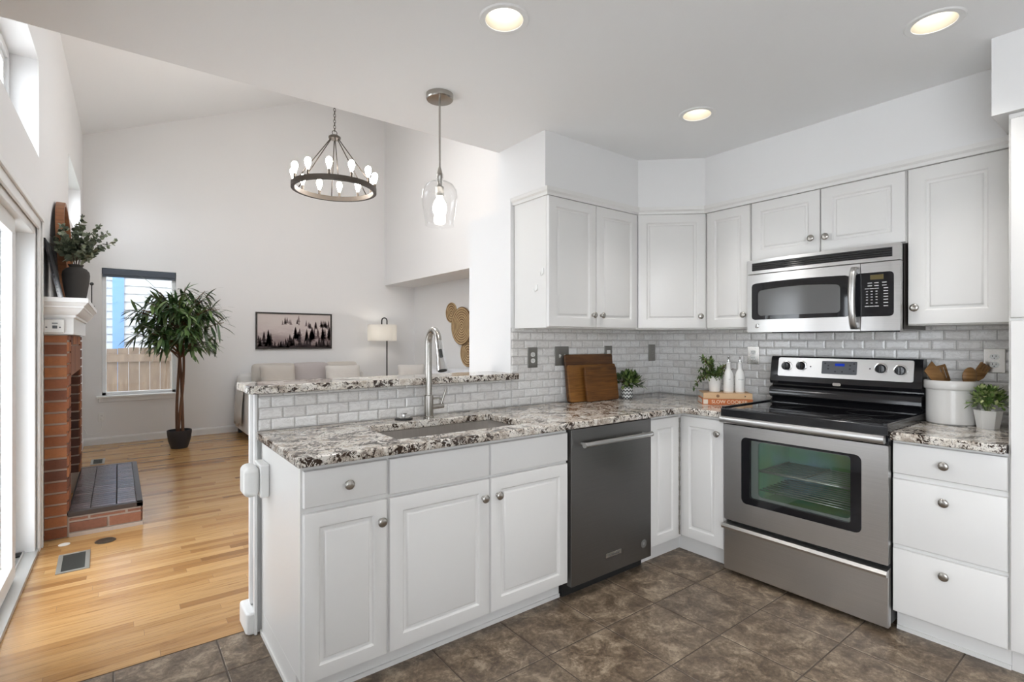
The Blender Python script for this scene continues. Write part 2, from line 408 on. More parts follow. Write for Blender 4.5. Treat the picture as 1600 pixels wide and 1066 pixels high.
# flat kitchen ceiling with round holes for the cans
CANS = [(1.145, 1.545), (2.444, 0.576), (2.439, 1.575), (1.145, 0.1), (0.5, -1.2), (1.9, -1.2)]  # last three cans are unseen, added to brighten the kitchen
us = sorted(set([-0.7, XS + .15] + [c[0] + s for c in CANS for s in (-.13, .13)])); vs = sorted(set([-3.1, 2.665] + [c[1] + s for c in CANS for s in (-.13, .13)]))
inc = lambda u, v: any(abs(u - c[0]) < .129 and abs(v - c[1]) < .129 for c in CANS)
mb = grid_solid(us, vs, inc, ZC, ZC + .14, lambda u, v, w: (u, v, w))
for cx, cy in CANS:
    N = 48; o = []
    for k in range(N):
        a = 2 * PI * k / N; ca, sa = math.cos(a), math.sin(a); q = .13 / max(abs(ca), abs(sa))
        o.append((cx + ca * q, cy + sa * q, ZC))
    o += [(cx + .08 * math.cos(2 * PI * k / N), cy + .08 * math.sin(2 * PI * k / N), ZC) for k in range(N)]
    mb.add(o, [(k, (k + 1) % N, N + (k + 1) % N, N + k) for k in range(N)])
struct(mb.obj('ceiling_kitchen', CEIL))
struct(MB().box(-0.7, XN + .15, 2.55, 2.665, ZC + .05, 6.2).obj('wall_gable', WALL))
# kitchen walls
struct(MB().box(1.93, XS + .15, YB, 2.665, -.1, ZC).obj('wall_sink_run', WALL))
struct(MB().box(XS, XS + .15, -3.1, YB, -.1, ZC).obj('wall_range_run', WALL))
struct(MB().box(-0.7, XS + .15, -3.1, -2.95, -.1, ZC).obj('wall_front', WALL))
struct(MB().box(1.93, XN, 2.665, 3.01, -.1, 2.14).obj('wall_partition', WALL))
struct(MB().box(0.497, 1.93, YB + .012, 2.665, -.1, 1.085).obj('wall_knee', TRIM))
# soffit over the cabinets
struct(MB().prism([(1.93, YB), (1.93, 2.213), (2.748, 2.213), (3.062, 1.918), (3.062, 0.43), (XS, 0.43), (XS, YB)], 2.20, ZC).obj('wall_soffit', WALL))
struct(MB().box(2.757, XS, -0.6, 0.469, 2.212, ZC).obj('wall_soffit_pantry', WALL))
# crown strip along the tops of the wall cabinets
prof = [(-0.02, 2.157), (0.011, 2.157), (0.013, 2.172), (0.022, 2.182), (0.024, 2.203), (-0.02, 2.203)]
cr = sweep([(1.955, YB), (1.955, 2.222), (2.752, 2.222), (3.068, 1.924), (3.068, 0.432)][::-1], [(-o, z) for o, z in prof])
struct(cr.obj('trim_1', CAB))
# unseen skylight, added in the vault to brighten the living room
e = bpy.data.objects.new('added_skylight', None); COL.objects.link(e); MAT[e.name] = Matrix(); struct(e)
mb = MB()
for a, b, c, d in ((SKL_ADDED[0], SKL_ADDED[0] + .05, SKL_ADDED[2], SKL_ADDED[3]), (SKL_ADDED[1] - .05, SKL_ADDED[1], SKL_ADDED[2], SKL_ADDED[3]), (SKL_ADDED[0], SKL_ADDED[1], SKL_ADDED[2], SKL_ADDED[2] + .05), (SKL_ADDED[0], SKL_ADDED[1], SKL_ADDED[3] - .05, SKL_ADDED[3])):
    o_ = len(mb.v); mb.box(a, b, c, d, .12, .20); mb.xf(lambda x, y, z: (x, y, z + vault(x)), o_)
mb.obj('window_frame', VINYL, e)
MB().box(SKL_ADDED[0] + .05, SKL_ADDED[1] - .05, SKL_ADDED[2] + .05, SKL_ADDED[3] - .05, .15, .156).xf(lambda x, y, z: (x, y, z + vault(x))).obj('window_pane', GLASS, e)
# baseboards
bp = [(0, 0), (.014, 0), (.014, .075), (.008, .092), (0, .095)]
struct(sweep([(-0.35, YF), (XN, YF), (XN, 3.2)], bp).obj('baseboard_back', TRIM))
struct(sweep([(-0.372, 6.2), (-0.352, YF)], bp).obj('baseboard_left', TRIM))
mb = MB().prism([(0.462, 2.536), (0.452, 2.556), (0.452, 2.70), (0.60, 2.70), (0.60, 2.665), (0.497, 2.665), (0.497, 2.536)], 0, .10)
struct(mb.obj('baseboard_knee', TRIM, bevel=.012, seg=3))
struct(MB().box(0.484, 0.497, YB - .012, YB + .024, 0.0, 1.083).box(0.484, 0.497, 2.625, 2.66, 0.10, 1.083).obj('trim_2', TRIM, bevel=.003))

# bevelled subway tiles as real frustums on a grout bed
def tiles(mb, u0, u1, z0, z1, mp, ph=0.0):
    rh, tw, g, ins, d = 0.0512, 0.1025, 0.0045, 0.0080, 0.008
    r = 0; z = z0
    while z < z1 - .008:
        za, zb = z + g / 2, min(z + rh, z1) - g / 2
        u = u0 - tw + (ph if r % 2 == 0 else ph + tw / 2) % tw
        while u < u1:
            a, b = max(u, u0) + g / 2, min(u + tw, u1) - g / 2
            if b - a > .008:
                i2 = min(ins, (b - a) / 3); j2 = min(ins, (zb - za) / 3)
                q = [(a, za, 0), (b, za, 0), (b, zb, 0), (a, zb, 0), (a, za, .004), (b, za, .004), (b, zb, .004), (a, zb, .004),
                     (a + i2, za + j2, d), (b - i2, za + j2, d), (b - i2, zb - j2, d), (a + i2, zb - j2, d)]
                mb.add([mp(*p) for p in q], [(0, 1, 5, 4), (1, 2, 6, 5), (2, 3, 7, 6), (3, 0, 4, 7), (4, 5, 9, 8), (5, 6, 10, 9), (6, 7, 11, 10), (7, 4, 8, 11), (8, 9, 10, 11)])
            u += tw
        z += rh; r += 1
    return mb
mpS = lambda u, z, w: (u, YB - .004 - w, z)
mpR = lambda u, z, w: (XS - .004 - w, YB - u, z)
mb = tiles(MB(), 0.499, 1.93, 0.913, 1.083, mpS, 0.055); tiles(mb, 1.93, XS - .004, 0.913, 1.40, mpS, 0.055)
struct(mb.obj('backsplash_sink_run', MARB))
struct(MB().box(0.498, 1.93, YB - .004, YB + .012, .88, 1.083).box(1.93, XS, YB - .004, YB, .88, 1.40).obj('trim_3', GROUT))
mb = tiles(MB(), 0.004, 2.10, 0.913, 1.40, mpR, 0.03); struct(mb.obj('backsplash_range_run', MARB))
struct(MB().box(XS - .004, XS, 0.43, YB - .004, .88, 1.40).obj('trim_4', GROUT))

# ---------------------------------------------------------------- windows and the sliding door
def frame_x(mb, y0, y1, z0, z1, x0, x1, t):
    mb.box(x0, x1, y0, y1, z0, z0 + t); mb.box(x0, x1, y0, y1, z1 - t, z1); mb.box(x0, x1, y0, y0 + t, z0 + t, z1 - t); mb.box(x0, x1, y1 - t, y1, z0 + t, z1 - t)
def win_x(name, h, xo, label=None):
    e = bpy.data.objects.new(name, None); e.location = (0, 0, 0); COL.objects.link(e); MAT[e.name] = Matrix(); struct(e)
    y0, y1, z0, z1 = h
    mb = MB(); frame_x(mb, y0, y1, z0, z1, xo, xo + .055, .05); mb.xf(shear); mb.obj('window_frame', VINYL, e, bevel=.004)
    ym = (y0 + y1) / 2
    mb = MB(); frame_x(mb, y0 + .05, y1 - .05, z0 + .05, z1 - .05, xo + .012, xo + .04, .04); mb.box(xo + .012, xo + .04, ym - .02, ym + .02, z0 + .05, z1 - .05)
    mb.xf(shear); mb.obj('window_sash', VINYL, e, bevel=.003)
    MB().box(xo + .022, xo + .028, y0 + .08, y1 - .08, z0 + .08, z1 - .08).xf(shear).obj('window_pane', GLASS, e)
    return e
win_x('window_1', TR_, XL - .19)
win_x('window_2', W2, XL - .19)
win_x('added_window_4', NOOK_ADDED, XL - .19)  # unseen, added for light from the left
win_x('added_window_6', REAR_ADDED, XL - .19)  # unseen, added for even light from behind
e = bpy.data.objects.new('window_3', None); COL.objects.link(e); MAT[e.name] = Matrix(); struct(e)
y = YF + .06
mb = MB(); x0, x1, z0, z1 = FW; t = .045
for a in ((x0, x1, z0, z0 + t), (x0, x1, z1 - t, z1), (x0, x0 + t, z0, z1), (x1 - t, x1, z0, z1)): mb.box(a[0], a[1], y, y + .07, a[2], a[3])
mb.obj('window_frame', VINYL, e, bevel=.004)
MB().box(x0 + t, x1 - t, y + .03, y + .036, z0 + t, z1 - t).obj('window_pane', GLASS, e)
MB().box(x0 - .055, x1 + .03, YF - .05, YF + .06, z0 - .022, z0 + .006).box(x0 - .035, x1 + .015, YF - .014, YF - .001, z0 - .075, z0 - .022).obj('window_sill', TRIM, e, bevel=.005)
bl = thing('roller_blind', 'dark slate roller blind rolled up at the top of the living room window', 'blind', ((x0 + x1) / 2, YF + .03, z1))
tm = M('slate_blind', (0.085, 0.10, 0.125), 0.7)
MB().box(x0 + .004, x1 - .004, YF - .004, YF + .055, z1 - .085, z1 - .002).obj('blind_fabric', tm, bl, world=True, bevel=.01, seg=3)
MB().box(x0 + .006, x1 - .006, YF + .005, YF + .03, z1 - .11, z1 - .086).obj('bottom_rail', tm, bl, world=True, bevel=.004)

# sliding glass door in the left wall
e = bpy.data.objects.new('door_1', None); COL.objects.link(e); MAT[e.name] = Matrix(); struct(e)
y0, y1, _, z1 = DOOR
mb = MB(); mb.box(XL - .17, XL - .005, y1 - .05, y1, 0, z1); mb.box(XL - .17, XL - .005, y0, y0 + .05, 0, z1); mb.box(XL - .17, XL - .005, y0, y1, z1 - .05, z1)
mb.xf(shear).obj('door_jamb', VINYL, e, bevel=.003)
mb = MB(); mb.box(XL - .17, XL + .01, y0, y1, -.01, .022); mb.box(XL - .06, XL - .052, y0, y1, .022, .036); mb.box(XL - .115, XL - .107, y0, y1, .022, .036)
mb.xf(shear).obj('door_threshold', M('aluminium_track', (0.62, 0.62, 0.60), 0.4, 0.6), e, bevel=.002)
MB().box(XL - .10, XL - .062, y1 - .12, y1 - .05, .022, .03).xf(shear).obj('track_stop', BLKM, e)
for (a, b, xo) in ((y0 + .04, 3.86, XL - .08), (3.78, y1 - .05, XL - .135)):
    mb = MB(); frame_x(mb, a, b, .036, z1 - .05, xo, xo + .045, .085); mb.xf(shear)
    p = mb.obj('door_panel', VINYL, e, bevel=.004)
    MB().box(xo + .02, xo + .026, a + .085, b - .085, .12, z1 - .135).xf(shear).obj('door_pane', GLASS, p)
# casing with a crown-like head
mb = MB(); mb.box(XL, XL + .014, y1 - .012, y1 + .085, 0, z1 + .075); mb.box(XL + .014, XL + .022, y1 + .055, y1 + .085, 0, z1 + .075)
mb.box(XL, XL + .014, y0 - .1, y1 + .085, z1 - .012, z1 + .075); mb.box(XL + .014, XL + .026, y0 - .1, y1 + .085, z1 + .045, z1 + .075)
struct(mb.xf(shear).obj('trim_5', TRIM, bevel=.004))

# ---------------------------------------------------------------- outdoors
struct(MB().box(-14, 14, -12, 24, -.35, -.15).obj('ground', M('pale_concrete_patio', (0.76, 0.755, 0.74), 0.9)))
hs = thing('neighbor_house', 'neighbouring house with white lap siding and blue corner trim beyond the window', 'house', (0.3, 11.6, -.15))
mb = MB(); SID = M('white_siding', (0.42, 0.43, 0.435), 0.6); z = -.15; X0, X1 = -8.0, 9.0; q = .145
while z < 6:
    mb.add([(-0.06, 11.6, z), (X1, 11.6, z), (X1, 11.58 - .002, z), (-0.06, 11.58 - .002, z), (-0.06, 11.6, z + q), (X1, 11.6, z + q)], [(3, 2, 5, 4), (0, 1, 2, 3)])
    mb.add([(X0, 12.3, z), (-.06, 12.3, z), (-.06, 12.275, z), (X0, 12.275, z), (X0, 12.3, z + q), (-.06, 12.3, z + q)], [(3, 2, 5, 4), (0, 1, 2, 3)])
    z += q
mb.box(-.04, X1, 11.6, 12.6, -.15, 6); mb.box(X0, -.04, 12.3, 12.8, -.15, 6)
mb.obj('siding_wall', SID, hs, world=True)
MB().add([(X0, 10.85, 5.1), (X1, 10.85, 5.1), (X1, 14.5, 7.3), (X0, 14.5, 7.3), (X0, 10.85, 5.25), (X1, 10.85, 5.25), (X1, 14.5, 7.5), (X0, 14.5, 7.5)], [(0, 3, 2, 1), (4, 5, 6, 7), (0, 1, 5, 4), (1, 2, 6, 5), (2, 3, 7, 6), (3, 0, 4, 7)]).obj('added_shade_roof', M('grey_shingle', (.16, .155, .15), .9), hs, world=True)  # unseen roof and eave, added to keep sky light off the side yard
MB().box(-.08, .085, 11.55, 11.60, -.15, 6).box(-.08, -.02, 11.60, 12.3, -.15, 6).obj('corner_trim', M('blue_trim', (0.12, 0.24, 0.45), 0.5), hs, world=True)
fn = thing('board_fence', 'weathered wooden privacy fence seen through the living room window', 'fence', (0.4, 10.4, -.15))
mb = MB(); x = -2.4
while x < 3.5:
    mb.box(x, x + .135, 10.4, 10.42, -.15, 1.2 + .01 * math.sin(x * 9)); x += .141
mb.obj('pickets', FENCEW, fn, world=True)
MB().box(-2.4, 3.5, 10.36, 10.4, .98, 1.10).obj('rail', FENCEW, fn, world=True); MB().box(-2.4, 3.5, 10.36, 10.4, 0.1, 0.2).obj('rail', FENCEW, fn, world=True)

def leaf(mb, p, d, L, wd, droop=0.3, up=Vector((0, 0, 1)), segs=3, shape=None):
    d = d.normalized(); side = d.cross(up)
    if side.length < .05: side = d.cross(Vector((1, 0, 0)))
    side.normalize(); vs = []; P = Vector(p); dd = d.copy()
    for i in range(segs + 1):
        t = i / segs; w = wd * (math.sin(PI * min(1, t * .92 + .06)) ** .8 if shape is None else shape(t)) * .5
        vs += [P - side * w, P + side * w]
        dd = (dd - Vector((0, 0, droop / segs))).normalized(); P = P + dd * (L / segs)
    mb.add(vs, [(2 * i, 2 * i + 1, 2 * i + 3, 2 * i + 2) for i in range(segs)])
def rv(rng):
    while True:
        v = Vector((rng.uniform(-1, 1), rng.uniform(-1, 1), rng.uniform(-1, 1)))
        if .05 < v.length < 1: return v.normalized()
rng = random.Random(11)
for i, (px, py, hh) in enumerate(((-1.75, 7.6, 2.5), (-4.6, 6.6, 3.0), (-4.6, 9.6, 3.2))):
    lb = ('tall dark green shrub outside the sliding glass door', 'dark shrub further along the garden beyond the glass door', 'farthest garden shrub beyond the glass door')[i]
    t = thing('garden_shrub', lb, 'shrub', (px, py, -.15), group='garden shrubs outside the sliding door')
    mb = MB()
    for k in range(900):
        v = rv(rng); r = rng.uniform(.5, 1); p = Vector((px + v.x * .85 * r, py + v.y * .9 * r, -.1 + hh * .5 + v.z * hh * .5 * r))
        leaf(mb, p, v + rv(rng) * .6, .2, .09, .3, segs=2)
    mb.obj('foliage', LEAFB, t, world=True)
    MB().tube([(px, py, -.15), (px + .05, py, hh * .6)], [.06, .03]).obj('stem', TRUNKW, t, world=True)

# ---------------------------------------------------------------- cabinets
R90 = -PI / 2
def slab(x0, x1, z0, z1, y0=0.0, t=.02):
    """drawer front / slab door, facing -y"""
    mb = MB(); vs = []
    for ins, yy in ((0, y0), (0, y0 - t + .006), (.0025, y0 - t + .0015), (.007, y0 - t)):
        vs += [(x0 + ins, yy, z0 + ins), (x1 - ins, yy, z0 + ins), (x1 - ins, yy, z1 - ins), (x0 + ins, yy, z1 - ins)]
    fs = [(0, 3, 2, 1)] + [(4 * k + a, 4 * k + (a + 1) % 4, 4 * k + 4 + (a + 1) % 4, 4 * k + 4 + a) for k in range(3) for a in range(4)] + [(12, 13, 14, 15)]
    return mb.add(vs, fs)
def raised(x0, x1, z0, z1, y0=0.0, t=.02, fr=.056):
    mb = MB(); vs = []
    L = ((0, 0), (0, t - .006), (.0025, t - .0015), (.007, t), (fr, t), (fr + .003, t - .0025), (fr + .007, t - .0075), (fr + .013, t - .0085), (fr + .018, t - .0075), (fr + .023, t - .001), (fr + .026, t - .0))
    for ins, d in L:
        vs += [(x0 + ins, y0 - d, z0 + ins), (x1 - ins, y0 - d, z0 + ins), (x1 - ins, y0 - d, z1 - ins), (x0 + ins, y0 - d, z1 - ins)]
    n = len(L)
    fs = [(0, 3, 2, 1)] + [(4 * k + a, 4 * k + (a + 1) % 4, 4 * k + 4 + (a + 1) % 4, 4 * k + 4 + a) for k in range(n - 1) for a in range(4)] + [tuple(4 * n - 4 + a for a in range(4))]
    return mb.add(vs, fs)
KP = [(r * 1.15, h) for r, h in [(.0085, 0), (.0085, .003), (.005, .006), (.0048, .013), (.0105, .018), (.0155, .021), (.0165, .024), (.0150, .0275), (.009, .030), (.001, .0308)]]
def knob(parent, x, z, y=-.02):
    return MB().lathe(KP, (x, y, z), 20, '-y').obj('knob', NICK, parent, smooth=True)
def front(unit, kind, name, x0, x1, z0, z1, kn=None, fr=.056):
    o = (raised(x0, x1, z0, z1, fr=fr) if kind == 'r' else slab(x0, x1, z0, z1)).obj(name, CAB, unit, smooth='auto')
    if kn: knob(o, *kn)
    return o
# --- sink run base units (local x = world x, face frame at y = 1.909)
FY = 1.909; FX = 2.791
def base_body(u, w, depth, toe=True, left_end=False):
    mb = MB().box(0, w, 0, depth, .105, .874)
    mb.obj('body', CAB, u, bevel=.001)
    MB().box(0 if not left_end else .02, w, .056, .075, 0, .105).box(0 if not left_end else .02, w, .048, .056, 0, .018).obj('toe_kick', CAB, u)
u = thing('base_cabinet', 'white base cabinet with one drawer over one door at the open end of the peninsula', 'cabinet', (.517, FY, 0), group='base cabinets')
base_body(u, .322, .62, left_end=True)
MB().box(-.004, .0, 0, .62, .105, .874).box(-.004, .02, .056, .62, 0, .105).box(-.010, -.004, .058, .62, 0, .02).obj('end_panel', CAB, u, bevel=.0012)
front(u, 's', 'drawer', .004, .316, .724, .857, (.160, .790))
front(u, 'r', 'door', .004, .316, .10, .703, (.288, .624), fr=.052)
u = thing('sink_cabinet', 'wide white sink base cabinet with two doors and two false drawer fronts', 'cabinet', (.839, FY, 0), group='base cabinets')
mb = MB(); mb.box(0, .966, 0, .02, .105, .874).box(0, .018, .02, .62, .105, .874).box(.948, .966, .02, .62, .105, .874).box(0, .966, .02, .62, .105, .123).box(0, .966, .60, .62, .123, .874)
mb.obj('body', CAB, u)
MB().box(0, .966, .056, .075, 0, .105).box(0, .966, .048, .056, 0, .018).obj('toe_kick', CAB, u)
front(u, 's', 'false_drawer', .004, .481, .716, .857); front(u, 's', 'false_drawer', .487, .960, .716, .857)
front(u, 'r', 'door', .004, .481, .10, .703, (.444, .624)); front(u, 'r', 'door', .487, .960, .10, .703, (.522, .624))
# --- corner base unit, L shaped, folding pair of doors
u = thing('corner_cabinet', 'white corner base cabinet with a folding pair of narrow doors between dishwasher and range', 'cabinet', (2.458, FY, 0), group='base cabinets')
poly = [(2.458, FY), (FX, FY), (FX, 1.612), (XS - .005, 1.612), (XS - .005, YB - .006), (2.458, YB - .006)]
MB().prism(poly, .105, .874).obj('body', CAB, u, world=True)
MB().prism([(2.458, FY + .056), (FX + .056, FY + .056), (FX + .056, 1.612), (FX + .07, 1.612), (FX + .07, FY + .07), (2.458, FY + .07)], 0, .105).obj('toe_kick', CAB, u, world=True)
mb = raised(0, .274, .115, .857, fr=.058); mb.xf(lambda x, y, z: (2.460 + x, FY + y, z)); mb.obj('door', CAB, u, smooth='auto', world=True)
mb = raised(0, .286, .115, .857, fr=.058); mb.xf(lambda x, y, z: (FX + y, 1.904 - x, z)); d = mb.obj('door', CAB, u, smooth='auto', world=True)
MB().lathe(KP, (0, 0, 0), 20, '-y').xf(lambda x, y, z: (2.771 + y, 1.650 - x, .778 + z)).xf(lambda x, y, z: MAT[u.name].inverted() @ Vector((x, y, z))).obj('knob', NICK, d, smooth=True)
hp = []
for k in range(24): hp += [(2.744, 1.893, .13 + k * .03), (2.744, 1.893, .156 + k * .03)]
MB().tube(hp, [.005 if (i // 2) % 2 else .0035 for i in range(48)], 8).obj('hinge', NICK, u, world=True)
# --- drawer base right of the range (local x runs toward -y)
u = thing('drawer_cabinet', 'white three-drawer base cabinet under the short counter right of the range', 'cabinet', (FX, .806, 0), R90, group='base cabinets')
base_body(u, .382, .61)
front(u, 's', 'drawer', .003, .382, .726, .862, (.188, .792)); front(u, 's', 'drawer', .003, .382, .408, .702, (.188, .637)); front(u, 's', 'drawer', .003, .382, .105, .389, (.188, .328))
# --- tall pantry at the frame edge
u = thing('pantry_cabinet', 'tall white pantry cabinet at the right end of the range wall', 'cabinet', (FX - .005, .423, 0), R90)
MB().box(0, .85, 0, .60, .10, 2.21).obj('body', CAB, u); MB().box(0, .85, .06, .075, 0, .10).obj('toe_kick', CAB, u)
for a, b in ((.006, .42), (.426, .84)):
    front(u, 'r', 'door', a, b, 1.409, 2.188); front(u, 'r', 'door', a, b, .11, 1.398)
# --- wall cabinets
ZU0, ZU1 = 1.395, 2.166
def wall_body(u, w, depth, z0=ZU0, z1=ZU1):
    MB().box(0, w, 0, depth, z0, z1).obj('body', CAB, u, bevel=.0015)
G = 'white wall cabinets'
u = thing('wall_cabinet', 'two-door white wall cabinet over the tiled sink wall with hooks on its side', 'cabinet', (1.957, 2.235, 0), group=G)
wall_body(u, .786, YB - 2.235 - .003)
front(u, 'r', 'door', .003, .392, ZU0 + .006, ZU1 - .010, (.360, 1.477)); front(u, 'r', 'door', .397, .785, ZU0 + .006, ZU1 - .010, (.434, 1.477))
ang = -math.atan2(.300, .328)
p0 = Vector((2.747, 2.232)); p1 = Vector((3.087, 1.921)); dl = (p1 - p0).length; ang = math.atan2(p1.y - p0.y, p1.x - p0.x)
u = thing('corner_wall_cabinet', 'diagonal white wall cabinet with a single door across the room corner', 'cabinet', (p0.x, p0.y, 0), ang, group=G)
MB().prism([(2.747, 2.234), (3.087, 1.923), (XS - .01, 1.923), (XS - .01, YB - .01), (2.747, YB - .01)], ZU0, ZU1).obj('body', CAB, u, world=True, bevel=.001)
front(u, 'r', 'door', .012, dl - .012, ZU0 + .006, ZU1 - .010, (dl - .048, 1.480))
u = thing('wall_cabinet', 'narrow single-door white wall cabinet left of the microwave', 'cabinet', (3.09, 1.918, 0), R90, group=G)
wall_body(u, .303, XS - 3.09 - .008); front(u, 'r', 'door', .006, .298, ZU0 + .006, ZU1 - .010, (.265, 1.479))
u = thing('wall_cabinet', 'short two-door white wall cabinet directly above the microwave', 'cabinet', (3.09, 1.614, 0), R90, group=G)
wall_body(u, .782, XS - 3.09 - .008, 1.802, ZU1)
front(u, 'r', 'door', .004, .388, 1.806, ZU1 - .010, (.350, 1.889)); front(u, 'r', 'door', .394, .778, 1.806, ZU1 - .010, (.424, 1.886))
u = thing('wall_cabinet', 'tall single-door white wall cabinet right of the microwave', 'cabinet', (3.09, .831, 0), R90, group=G)
wall_body(u, .40, XS - 3.09 - .008); front(u, 'r', 'door', .004, .366, ZU0 + .004, ZU1 - .010, (.036, 1.479), fr=.066)
for i, (yy, zz) in enumerate(((2.262, 1.71), (2.318, 1.62))):
    mb = MB().box(1.952, 1.957, yy - .006, yy + .006, zz - .005, zz + .03).tube([(1.953, yy, zz), (1.945, yy, zz - .012), (1.938, yy, zz - .012), (1.934, yy, zz - .002), (1.933, yy, zz + .008)], .0025, 8)
    tag(mb.obj('adhesive_hook', WHITEP, smooth='auto'), ('small white hook on the cabinet side, the upper of two', 'small white hook on the cabinet side, the lower of two')[i], 'hook', 'hooks on the cabinet side')

# ---------------------------------------------------------------- granite
SKX = (.925, 1.640); SKY_ = (1.985, 2.365)
def ctop(us, vs, hole, name):
    return grid_solid(us, vs, hole, .876, .912, lambda u, v, w: (u, v, w)).obj(name, GRAN, bevel=.007, seg=3)
c = ctop([.492, SKX[0], SKX[1], 2.741, XS - .005], [1.606, 1.861, SKY_[0], SKY_[1], YB - .004],
         lambda u, v: (SKX[0] < u < SKX[1] and SKY_[0] < v < SKY_[1]) or (u < 2.741 and v < 1.861), 'countertop')
tag(c, 'speckled granite countertop around the sink, turning the corner to the range', 'countertop')
c = MB().box(2.741, XS - .005, .426, .806, .876, .912).obj('countertop', GRAN, bevel=.007, seg=3)
tag(c, 'short granite countertop between the range and the pantry', 'countertop')
c = MB().prism([(.465, 2.462), (1.94, 2.462), (1.94, 2.533), (1.927, 2.533), (1.927, 2.755), (.45, 2.755), (.45, 2.48)], 1.085, 1.122).obj('bar_top', GRAN, bevel=.007, seg=3)
tag(c, 'raised granite bar ledge on the tiled half wall behind the sink', 'countertop')
# undermount sink
sk = thing('sink', 'undermount stainless steel sink set into the granite peninsula', 'sink', ((SKX[0] + SKX[1]) / 2, 2.175, .70))
a0, a1, b0, b1 = SKX[0] - .004, SKX[1] + .004, SKY_[0] - .004, SKY_[1] + .004
mb = MB(); vs = []
for ins, z in ((-.02, .8755), (0, .8755), (.004, .72), (.02, .69), (.05, .684)):
    vs += [(a0 + ins, b0 + ins, z), (a1 - ins, b0 + ins, z), (a1 - ins, b1 - ins, z), (a0 + ins, b1 - ins, z)]
mb.add(vs, [(4 * k + q, 4 * k + (q + 1) % 4, 4 * k + 4 + (q + 1) % 4, 4 * k + 4 + q) for k in range(4) for q in range(4)] + [(16, 17, 18, 19)])
mb.obj('basin', SINKM, sk, world=True, smooth='auto')
MB().lathe([(.045, .6845), (.045, .688), (.03, .6885), (.028, .686), (.001, .686)], (1.28, 2.2, 0), 24).obj('drain', CHROME, sk, world=True, smooth=True)
# faucet
fx, fy = 1.304, 2.43
fc = thing('faucet', 'tall gooseneck pull-down kitchen faucet in brushed nickel behind the sink', 'faucet', (fx, fy, .912))
MB().lathe([(.028, .912), (.028, .92), (.0245, .924), (.0245, 1.03), (.019, 1.034)], (fx, fy, 0), 28).obj('base', NICK, fc, world=True, smooth='auto')
pts = [(fx, fy, 1.03), (fx, fy, 1.30)]; ar = .072
for k in range(0, 13):
    a = PI * k / 12 * .93; pts.append((fx - .14 * ar * (1 - math.cos(a)), fy - .99 * ar * (1 - math.cos(a)), 1.302 + ar * math.sin(a)))
MB().tube(pts, .0172, 16).obj('spout', NICK, fc, world=True, smooth='auto')
e0 = Vector(pts[-1]); dn = (Vector(pts[-1]) - Vector(pts[-2])).normalized(); 
h = MB().tube([e0, e0 + dn * .04, e0 + dn * .095, e0 + dn * .12, e0 + dn * .155], [.019, .0195, .020, .025, .028], 18).obj('spray_head', CHROME, fc, world=True, smooth='auto')
b = MB().tube([e0 + dn * .045 + Vector((-.006, -.015, 0)), e0 + dn * .085 + Vector((-.006, -.018, 0))], .009, 10).obj('spray_button', BLKM, fc, world=True, smooth='auto')
MB().tube([e0 + dn * .155, e0 + dn * .158], .022, 18).obj('nozzle', BLKM, fc, world=True)
MB().tube([(fx + .015, fy, .968), (fx + .085, fy - .006, .972)], .0135, 14).obj('valve', NICK, fc, world=True, smooth='auto')
MB().tube([(fx + .072, fy - .005, .978), (fx + .078, fy - .008, 1.0), (fx + .098, fy - .01, 1.06)], [.007, .006, .005], 10).obj('lever', NICK, fc, world=True, smooth='auto')
MB().tube([(fx + .015, fy, 1.012), (fx + .06, fy - .004, 1.014), (fx + .076, fy - .008, 1.004)], .005, 8).obj('lever', NICK, fc, world=True, smooth='auto')
sp = thing('sink_strainer', 'chrome sink strainer lying on the granite behind the sink', 'strainer', (1.175, 2.46, .912))
MB().lathe([(.046, .912), (.046, .918), (.036, .922), (.001, .922)], (1.175, 2.46, 0), 26).obj('flange', BLKM, sp, world=True, smooth='auto')
MB().lathe([(.034, .922), (.034, .926), (.012, .929), (.010, .938), (.016, .941), (.016, .945), (.001, .947)], (1.175, 2.46, 0), 24).obj('cup', CHROME, sp, world=True, smooth='auto')

# ---------------------------------------------------------------- text helper (lies on a face looking along local -y)
def text(name, s, size, mat, parent, loc, rot=(PI / 2, 0, 0), ext=.0004, align='CENTER'):
    c = bpy.data.curves.new(name, 'FONT'); c.body = s; c.size = size; c.extrude = ext; c.align_x = align; c.align_y = 'CENTER'
    c.materials.append(mat); o = bpy.data.objects.new(name, c); o.parent = parent; o.location = loc; o.rotation_euler = rot
    COL.objects.link(o)
    me = bpy.data.meshes.new_from_object(o); q = bpy.data.objects.new(name, me); q.parent = parent; q.location = loc; q.rotation_euler = rot
    bpy.data.objects.remove(o); COL.objects.link(q); q.name = name; return q
def rrect(x0, x1, z0, z1, r, y0, y1, n=5):
    pts = []
    for cx, cz, a0 in ((x1 - r, z0 + r, -PI / 2), (x1 - r, z1 - r, 0), (x0 + r, z1 - r, PI / 2), (x0 + r, z0 + r, PI)):
        for k in range(n + 1):
            a = a0 + PI / 2 * k / n; pts.append((cx + r * math.cos(a), cz + r * math.sin(a)))
    N = len(pts)
    return MB().add([(x, y0, z) for x, z in pts] + [(x, y1, z) for x, z in pts], [tuple(range(N)), tuple(range(N, 2 * N))[::-1]] + [(i, (i + 1) % N, N + (i + 1) % N, N + i) for i in range(N)])
def rring(a, b, r, r2, y0, y1, n=5):
    o = rrect(*a, r, y0, y1, n); i = rrect(*b, r2, y0, y1, n); N = len(o.v) // 2
    mb = MB(); mb.v = o.v + i.v; O, I = 0, 2 * N
    for k in range(N):
        j = (k + 1) % N
        mb.f += [(O + k, O + j, I + j, I + k), (O + N + k, I + N + k, I + N + j, O + N + j), (O + k, O + N + k, O + N + j, O + j), (I + k, I + j, I + N + j, I + N + k)]
    return mb

